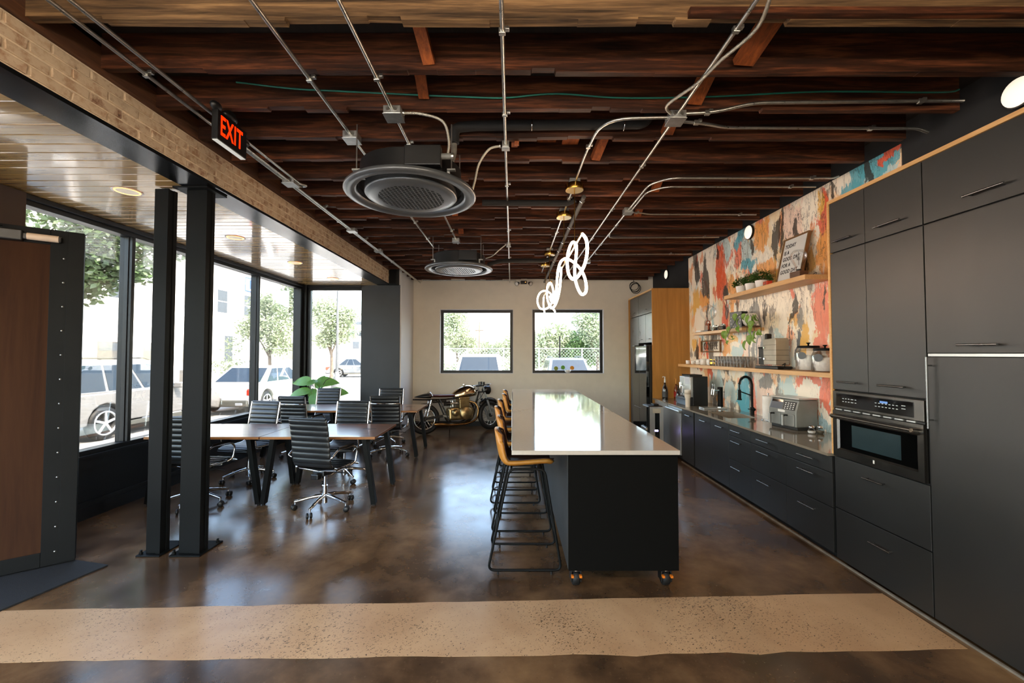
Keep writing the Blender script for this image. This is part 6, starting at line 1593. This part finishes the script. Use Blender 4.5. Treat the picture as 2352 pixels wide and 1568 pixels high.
# ---------------------------------------------------------------- the street outside (ground at z = -0.2)
GZ = -.2
M['car_glass'] = plain('tinted_car_glass', '#1b242c', .08, .0, var=.1, spec=.4)
M['alloy'] = plain('alloy_wheel', '#c4c6c8', .3, .8)
M['tail_red'] = plain('tail_lamp_red', '#c8321e', .2, coat=.5)
M['tail_clear'] = plain('lamp_clear', '#d8d4cf', .15, coat=.5)
M['trim_dark'] = plain('dark_bumper_trim', '#47463f', .5)
def car(label, loc, rz, paint, L=4.7, Wd=1.85, H=1.7, suv=True, rails=True, body_name='car'):
    """local x forward, origin on the ground under the middle"""
    t = thing(body_name, label, 'car', loc, rz)
    hw = Wd / 2; belt = .98 if suv else .90; r = .365 if suv else .335
    xr, xf = -L / 2, L / 2; ax, bx_ = xr + .95, xf - .90
    if suv: top = [(xr + .02, belt + .02), (xr + .05, belt + .02), (xf - 1.35, belt + .06), (xf - .35, belt - .10), (xf - .02, belt - .30)]
    else: top = [(xr + .02, belt - .02), (xr + .5, belt + .05), (xf - 1.5, belt + .03), (xf - .4, belt - .16), (xf - .02, belt - .32)]
    def arch(c): return [(c + (r + .06) * math.cos(a), r + (r + .06) * math.sin(a)) for a in [PI * k / 8 for k in range(9)] if r + (r + .06) * math.sin(a) > .26]
    low = [(xr, .55), (xr + .03, .30)] + [p for p in reversed(arch(ax))] + [p for p in reversed(arch(bx_))] + [(xf - .06, .26), (xf, .45)]
    poly = low + list(reversed(top))
    body = MB().prism(poly, -hw, hw, 'xz')
    # draw the flanks in a little towards the belt
    body.v = [(x, y * (1 - .05 * max(0, (z - .6) / .5)), z) for x, y, z in body.v]
    obj('body', body, paint, t, bev=.05, seg=3)
    # glasshouse
    zr = H
    if suv: base, roof = (xr + .06, xf - 1.30), (xr + .42, xf - 2.05)
    else: base, roof = (xr + .75, xf - 1.35), (xr + 1.55, xf - 2.25)
    bw, rw = hw * .93, hw * .72
    zb0 = belt - .02
    vs = [(base[0], -bw, zb0), (base[1], -bw, zb0), (base[1], bw, zb0), (base[0], bw, zb0), (roof[0], -rw, zr), (roof[1], -rw, zr), (roof[1], rw, zr), (roof[0], rw, zr)]
    FC = [(3, 2, 1, 0), (4, 5, 6, 7), (0, 1, 5, 4), (1, 2, 6, 5), (2, 3, 7, 6), (3, 0, 4, 7)]
    obj('cabin', MB().add(vs, FC), paint, t, bev=.07, seg=3)
    V = [Vector(v) for v in vs]
    def panel(name, a, b, c, d, u0, u1, w0, w1, m=M['car_glass']):
        A, B_, C_, D = V[a], V[b], V[c], V[d]; n = (B_ - A).cross(D - A).normalized()
        P = lambda u, w: (A.lerp(B_, u)).lerp(D.lerp(C_, u), w)
        q = [P(u0, w0), P(u1, w0), P(u1, w1), P(u0, w1)]
        mb = MB(); mb.add([p + n * .008 for p in q] + [p - n * .02 for p in q], [(0, 1, 2, 3), (7, 6, 5, 4), (0, 4, 5, 1), (1, 5, 6, 2), (2, 6, 7, 3), (3, 7, 4, 0)])
        obj(name, mb, m, t)
    for a, b, c, d, s in ((0, 1, 5, 4, 0), (2, 3, 7, 6, 1)):
        cuts = ((.06, .30), (.325, .60), (.625, .93)) if not s else ((.07, .375), (.40, .675), (.70, .94))
        for u0, u1 in cuts: panel('side_window', a, b, c, d, u0, u1, .12, .86)
    panel('windscreen', 1, 2, 6, 5, .07, .93, .10, .90)
    panel('rear_window', 3, 0, 4, 7, .07, .93, .12, .88)
    for x in (ax, bx_):
        for s in (-1, 1):
            R_ = Matrix.Rotation(PI / 2, 3, 'X')
            w = obj('wheel', MB().torus((x, s * (hw - .12), r), r - .09, .09, R_, 30, 10), M['rubber'], t)
            b = MB().lathe([(r - .12, -.0), (r - .10, .03), (r - .13, .03), (r - .14, .0)], 28, (x, s * (hw - .06), r), Matrix.Rotation(-s * PI / 2, 3, 'X'))
            for k in range(5):
                a = 2 * PI * k / 5 + .3
                b.obox((x, s * (hw - .045), r), (x + (r - .12) * math.cos(a), s * (hw - .05), r + (r - .12) * math.sin(a)), .05, .02, (0, 1, 0))
            obj('rim', b, M['alloy'], w)
            obj('brake', MB().cyl((x, s * (hw - .20), r), (x, s * (hw - .10), r), r - .14, n=20), M['bike_dark'], w)
    for s in (-1, 1):
        if suv: obj('tail_lamp', MB().bx(xr - .012, xr + .16, s * hw - s * .30, s * (hw + .004), belt - .22, belt - .05), M['tail_clear'] if paint is M['silver'] else M['tail_red'], t, bev=.02)
        else: obj('tail_lamp', MB().prism([(xr - .02, belt - .14), (xr + .02, belt - .10), (xr + .34, belt - .08), (xr + .24, belt - .15), (xr + .12, belt - .34), (xr - .015, belt - .30)], s * (hw - .10), s * (hw + .012), 'xz'), M['tail_red'], t, bev=.015)
        obj('head_lamp', MB().bx(xf - .22, xf + .01, s * hw - s * .38, s * (hw - .03), belt - .42, belt - .30), M['tail_clear'], t, bev=.02)
        obj('mirror', MB().bx(xf - 1.72, xf - 1.58, s * (hw - .02), s * (hw + .20), belt, belt + .14), paint, t, bev=.03)
        obj('sill_trim', MB().bx(ax + r + .08, bx_ - r - .08, s * (hw - .03), s * (hw + .006), .24, .34), M['trim_dark'], t, bev=.01)
        if rails: obj('roof_rail', MB().tube([(roof[0] + .1, s * rw * .9, zr + .01), (roof[0] + .2, s * rw * .9, zr + .05), (roof[1] - .2, s * rw * .9, zr + .05), (roof[1] - .05, s * rw * .9, zr + .01)], .018, 8), M['trim_dark'], t)
        for k in range(3): pass
    obj('rear_bumper', MB().bx(xr - .03, xr + .10, -hw + .06, hw - .06, .26, .46), M['trim_dark'], t, bev=.03)
    obj('plate', MB().bx(xr - .018, xr, -.16, .16, belt - .38, belt - .25), M['tail_clear'], t)
    if suv: obj('emblem', MB().lathe([(0, .006), (.05, .005), (.06, 0)], 18, (xr + .015, 0, belt - .07), Matrix.Rotation(-PI / 2, 3, 'Y')), M['bike_dark'], t)
    else:
        for s in (-1, 1): obj('exhaust_tip', MB().bx(xr - .045, xr + .02, s * .62 - .11, s * .62 + .11, .30, .38), M['alloy'], t, bev=.02)
    return t
M['silver'] = plain('silver_paint', '#747270', .3, .1, var=.02, coat=.6)
M['car_white'] = plain('white_paint_car', '#e2e0de', .2, var=.02, coat=.7)
M['car_blue'] = plain('pale_blue_paint', '#6f8190', .2, .3, var=.02, coat=.7)
car('silver SUV parked at the kerb outside the shopfront', (-9.58, 10.2, GZ), PI / 2, M['silver'], 4.4)
car('white saloon car parked ahead of the silver SUV, red tail lamp showing', (-8.75, 14.85, GZ), PI / 2, M['car_white'], 4.8, 1.86, 1.44, False, False)
car('white SUV with roof rails parked beyond the back wall', (-1.2, 17.3, GZ), PI / 2, M['car_white'], 4.8, 1.95, 1.84)
car('pale blue car with its windscreen towards the back window', (2.15, 16.3, GZ), -PI / 2, M['car_blue'], 4.6, 1.85, 1.68)
car('dark car parked far across the side street', (-12.4, 33.5, GZ), .1, plain('dark_car', '#5c6064', .3), 4.4, 1.8, 1.5, False, False)

# trees: a trunk, limbs and a crown of separate leaves
M['bark'] = plain('bark', '#5e5348', .9, var=.3, vs=8, bmp=.5, bs=20)
M['oak_leaf'] = leaf_mat('oak_leaf', '#273420', '#5a7048', .5)
M['pale_leaf'] = leaf_mat('pale_leaf', '#5c6a4e', '#a6b092', .5)
def tree(label, x, y, trunk_h, lobes, n, leaf, mat, seed, trunk_r=.12, group='trees along the street', name='tree'):
    t = thing(name, label, 'tree', (x, y, GZ), 0, group); q = random.Random(seed)
    if trunk_h: obj('trunk', MB().tube(spline([(0, 0, 0), (.05, .03, trunk_h * .5), (0, 0, trunk_h)], 5), [trunk_r - trunk_r * .4 * k / 10 for k in range(11)], 10), M['bark'], t)
    b = MB(); lim = MB()
    tot = sum(l[3] ** 2 for l in lobes)
    for lx, ly, lz, lr in lobes:
        if trunk_h: lim.tube(spline([(0, 0, trunk_h * .85), (lx * .5, ly * .5, trunk_h * .6 + lz * .4), (lx, ly, lz)], 4), [trunk_r * .5 - trunk_r * .42 * k / 8 for k in range(9)], 6)
        for k in range(int(n * lr * lr / tot)):
            v = Vector((q.gauss(0, 1), q.gauss(0, 1), q.gauss(0, 1))).normalized() * lr * (q.random() ** .42)
            v.z *= .78; c = Vector((lx, ly, lz)) + v
            d = Vector((q.uniform(-1, 1), q.uniform(-1, 1), q.uniform(-1, .4))).normalized(); s = d.cross(Vector((q.uniform(-1, 1), q.uniform(-1, 1), q.uniform(-1, 1)))).normalized()
            l = leaf * q.uniform(.6, 1.3)
            b.add([c, c + d * l * .5 + s * l * .28, c + d * l, c + d * l * .5 - s * l * .28], [(0, 1, 2, 3)])
    if trunk_h: obj('limb_set', lim, M['bark'], t, kind='stuff')
    obj('crown', b, mat, t)
    return t
tree('big dark oak whose boughs hang outside the shopfront by the entrance', -14.6, 12.4, 3.2, [(1.9, -.2, 5.6, 1.5), (2.9, .2, 5.2, 1.2), (1.6, .3, 4.6, 1.2), (2.2, .6, 6.8, 1.6), (3.5, .3, 6.4, 1.2), (1.8, -.4, 3.9, .9), (3.7, .9, 5.5, .8), (2.5, -.3, 4.3, .8), (3.3, 0, 4.3, .45)], 9000, .20, M['oak_leaf'], 1)
tree('street tree seen between the last shopfront mullion and the corner', -13.2, 22.6, 2.0, [(0, 0, 3.4, 1.25), (.6, .3, 4.6, 1.1), (-.9, 0, 3.2, .9), (.5, 0, 2.4, .8), (-.4, .2, 4.5, .9), (1.4, .2, 5.5, .8)], 8000, .16, M['pale_leaf'], 2)
tree('round pale tree beside the lamp post, through the corner window', -10.7, 24.6, 2.1, [(0, 0, 4.0, 1.25), (.5, .2, 3.2, 1.0), (-.5, .1, 4.7, .9), (.9, 0, 4.2, .8), (-.4, 0, 2.7, .7)], 8500, .16, M['pale_leaf'], 3)
tree('tall pale tree at the edge of the back window nearest the corner', -3.55, 27, 1.6, [(0, 0, 3.0, 1.3), (-.3, 0, 4.2, 1.0), (.6, 0, 2.4, .9)], 7500, .16, M['pale_leaf'], 4, group='trees behind the chain-link fence')
tree('low round tree behind the slim dark pole', -2.1, 30, 1.2, [(0, 0, 2.2, 1.0), (.7, 0, 1.9, .8)], 3600, .16, M['pale_leaf'], 5, group='trees behind the chain-link fence')
tree('low tree between the two back windows', -.3, 29, 1.2, [(0, 0, 2.3, 1.1), (-.7, 0, 1.7, .8), (.5, 0, 2.8, .7)], 4200, .16, M['pale_leaf'], 6, group='trees behind the chain-link fence')
tree('leafy tree at the street edge of the second back window', 1.9, 24, 1.4, [(0, 0, 2.5, 1.1), (-.4, 0, 1.7, .9), (.7, 0, 3.0, .9)], 6500, .16, M['pale_leaf'], 7, group='trees behind the chain-link fence')
tree('darker tree at the middle of the second back window', 3.7, 25, 1.4, [(0, 0, 2.4, 1.2), (.8, 0, 1.8, 1.0), (-.6, 0, 1.6, .8)], 6500, .16, leaf_mat('mid_leaf', '#38552f', '#7a9a5c', .5), 8, group='trees behind the chain-link fence')
tree('tall feathery tree at the far edge of the second back window', 4.9, 24, 1.8, [(0, 0, 3.2, 1.2), (-.7, 0, 3.9, .8), (.5, 0, 2.2, 1.1), (.4, 0, 4.4, .8)], 7500, .15, M['pale_leaf'], 9, group='trees behind the chain-link fence')
tree('leafy shrub mass along the chain-link fence', -2.6, 23.5, 0, [(-1.2, 0, .9, .8), (0, 0, 1.0, .8), (1.2, 0, .9, .8), (2.2, 0, 1.0, .9)], 5000, .15, M['pale_leaf'], 10, group='trees behind the chain-link fence', name='shrub')
tree('pale shrub by the white building behind the silver SUV', -15.5, 22.5, 0, [(0, 0, 1.2, .8), (.4, 0, 2.3, .7), (.2, .6, 1.0, .8)], 900, .14, M['pale_leaf'], 11, name='shrub')

# chain-link fence
t = thing('chain_link_fence', 'chain-link fence with white posts behind the parked cars', 'fence', (0, 20.3, GZ))
M['fence'] = plain('fence_wire', '#a9aca9', .5, .5)
for x in (-5.0, -2.2, -.4, 1.32, 3.42, 5.4, 7.4): obj('post', MB().cyl((x, 0, 0), (x, 0, 2.13), .03, n=10), M['white_plastic'], t)
obj('top_rail', MB().cyl((-5, 0, 2.1), (7.4, 0, 2.1), .02, n=8), M['white_plastic'], t)
b = MB(); sp = .16
for k in range(int(12.4 / sp)):
    x = -5 + k * sp
    for s in (1, -1):
        n_ = 12.4
        x1 = x + s * 2.0
        b.obox((x, 0, .05), (x1, 0, 2.05), .012, .006)
obj('wire_mesh', b, M['fence'], t, kind='stuff')
for x, h, lab in ((2.3, 2.5, 'slim dark pole in front of the fence, middle of the second back window'), (4.25, 2.45, 'slim dark pole in front of the fence, edge of the second back window')):
    tag(obj('pole', MB().cyl((x, 20.0, GZ), (x, 20.0, h), .035, n=10), M['steel_black']), lab, 'pole', 'dark poles by the fence')
t = thing('utility_pole', 'slim utility pole with a small cross arm beyond the back wall', 'pole', (-2.0, 25.5, GZ))
obj('shaft', MB().cyl((0, 0, 0), (0, 0, 3.8), .05, .035, 10), M['bark'], t)
obj('cross_arm', MB().bx(-.25, .25, -.03, .03, 3.25, 3.31), M['bark'], t)
# ornate street lamp
t = thing('street_lamp', 'grey fluted street lamp with a flared base, through the corner window', 'street lamp', (-9.5, 22.6, GZ))
obj('post', MB().lathe([(.075, .85), (.065, 2.5), (.055, 5.6)], 16), plain('lamp_post_grey', '#4a4c4e', .5, .3), t)
obj('base', MB().lathe([(.30, 0), (.30, .18), (.30, .18), (.24, .22), (.25, .32), (.17, .42), (.20, .50), (.13, .62), (.10, .85), (.075, .87)], 20), plain('lamp_base_grey', '#565858', .55, .3), t)
obj('lantern', MB().lathe([(.05, 5.6), (.22, 5.75), (.26, 6.1), (.1, 6.35), (0, 6.4)], 14), M['white_plastic'], t)
obj('bracket', MB().tube([(0, 0, 4.6), (.45, 0, 4.75), (.55, 0, 4.72)], .02, 6), M['fence'], t)

# buildings
M['stucco'] = plain('white_stucco', '#e6e1da', .85, var=.03)
M['shade_pane'] = plain('far_window', '#4c5258', .4, spec=.2)
M['far_grey'] = plain('far_grey_wall', '#8f959b', .8)
t = thing('white_building', 'two-storey white building across the street', 'building', (-20, 21, GZ))
obj('wall', MB().bx(-8, 0, -18, 13.5, 0, 7.9), M['stucco'], t)
obj('parapet', MB().bx(-8, .12, -18.1, 13.6, 7.9, 8.2), M['stucco'], t)
for y in (-12, -9, -6, -3.2, -.4, 2.1, 4.6):
    d_ = obj('door', MB().bx(-.06, .02, y - .55, y + .55, 0, 2.45), plain('pale_door', '#55524e', .6), t)
    obj('transom', MB().bx(-.05, .03, y - .5, y + .5, 2.0, 2.38), M['shade_pane'], d_)
for y in (-12, -9, -6, -3, 0, 3, 5.6, 7.6, 10.4):
    for z in (4.6,):
        w_ = obj('window', MB().bx(-.05, .03, y - .55, y + .55, z, z + 1.7), M['stucco'], t)
        obj('pane', MB().bx(-.04, .035, y - .48, y + .48, z + .08, z + .82), M['shade_pane'], w_)
        obj('pane', MB().bx(-.04, .035, y - .48, y + .48, z + .88, z + 1.62), M['shade_pane'], w_)
for y in (8.3,):
    w_ = obj('window', MB().bx(-.05, .03, y - .5, y + .5, 1.2, 3.2), M['stucco'], t)
    obj('pane', MB().bx(-.04, .035, y - .42, y + .42, 1.3, 3.1), M['shade_pane'], w_)
t = thing('street_sign', 'blue-edged sign with the letter M high on the white building', 'sign', (-19.93, 31.6, 6.35))
obj('panel', MB().bx(0, .06, -.75, .75, 0, 1.0), M['white_plastic'], t)
obj('border', MB().bx(.061, .075, -.78, .78, -.03, .05).bx(.061, .075, -.78, .78, .95, 1.03).bx(.061, .075, -.78, -.70, .05, .95).bx(.061, .075, .70, .78, .05, .95), plain('sign_blue', '#2f55a0', .4), t)
text('lettering', 'M', .95, plain('sign_blue_letter', '#2f55a0', .4), t, (.064, .1, .5), (PI / 2, 0, PI / 2), .006, sx=1.1, off=.02)
t = thing('apartment_block', 'distant grey apartment block with stacked balconies', 'building', (-27.5, 72, GZ))
obj('wall', MB().bx(-6, 3.2, 0, 10, 0, 6.7), M['far_grey'], t)
obj('tower', MB().bx(-.2, 3.4, -1, 0, 0, 7.6), plain('far_dark_grey', '#7b8087', .8), t)
for k in range(3):
    w_ = obj('balcony', MB().bx(.4, 3.3, -2.0, -1.0, 2.0 + 1.9 * k, 2.15 + 1.9 * k), M['stucco'], t)
    obj('railing', MB().bx(.4, 3.3, -2.0, -1.95, 2.15 + 1.9 * k, 2.9 + 1.9 * k), M['fence'], w_)
    obj('window', MB().bx(.7, 3.0, -1.05, -.98, 2.3 + 1.9 * k, 3.5 + 1.9 * k), M['shade_pane'], t)
for x in (-4.5, -2.5): 
    for z in (2, 4.4): obj('window', MB().bx(x - .6, x + .6, -.05, .02, z, z + 1.2), M['shade_pane'], t)
t = thing('low_building', 'low pale building with a tan lower wall, through the corner window', 'building', (-17.6, 46, GZ))
obj('wall', MB().bx(-4.5, 6, 0, 6, 0, 3.6), M['stucco'], t)
obj('tan_wall', MB().bx(-1.6, 4, -.6, 0, 0, 2.0), plain('tan_wall', '#c9a583', .8), t)
obj('window', MB().bx(.0, .7, -.05, .02, 2.4, 3.2), M['shade_pane'], t)
obj('awning', MB().prism([(-.8, 2.0), (0, 2.9), (0, 2.0)], 1.8, 4.2, 'yz'), plain('awning_tan', '#cdbba5', .8), t)
t = thing('office_tower', 'faint grey tower behind the trees in the first back window', 'building', (-11.2, 95, GZ))
obj('wall', MB().bx(-1.8, 1.8, 0, 4, 0, 9.5), plain('pale_tower', '#b9bcc0', .8), t)
for k in range(4): obj('window_band', MB().bx(-1.6, 1.6, -.05, .02, 3.0 + 1.5 * k, 3.6 + 1.5 * k), M['far_grey'], t)
t = thing('tiled_roof_building', 'pale building with a clay-tiled roof beyond the second back window', 'building', (4.2, 44, GZ))
obj('wall', MB().bx(-3.7, 4, 0, 6, 0, 4.1), M['stucco'], t)
obj('eave', MB().bx(-3.9, 4.3, -.6, 0, 3.95, 4.15), M['stucco'], t)
b = MB()
for k in range(27): b.cyl((-3.9 + k * .31, -.6, 4.2), (-3.9 + k * .31, 1.2, 5.15), .13, n=8)
obj('tile_course', b, plain('pale_clay_tile', '#c9bcae', .8, var=.2, vs=4), t, kind='stuff')
obj('roof_slab', MB().prism([(-.6, 4.12), (1.3, 5.1), (1.3, 5.0), (-.6, 4.02)], -3.9, 4.3, 'yz'), M['stucco'], t)
obj('vent', MB().bx(.4, 1.2, -.05, .03, 2.9, 3.1), M['bike_dark'], t)
obj('window', MB().bx(-3.5, -2.4, -.05, .02, 1.2, 2.6), M['shade_pane'], t)
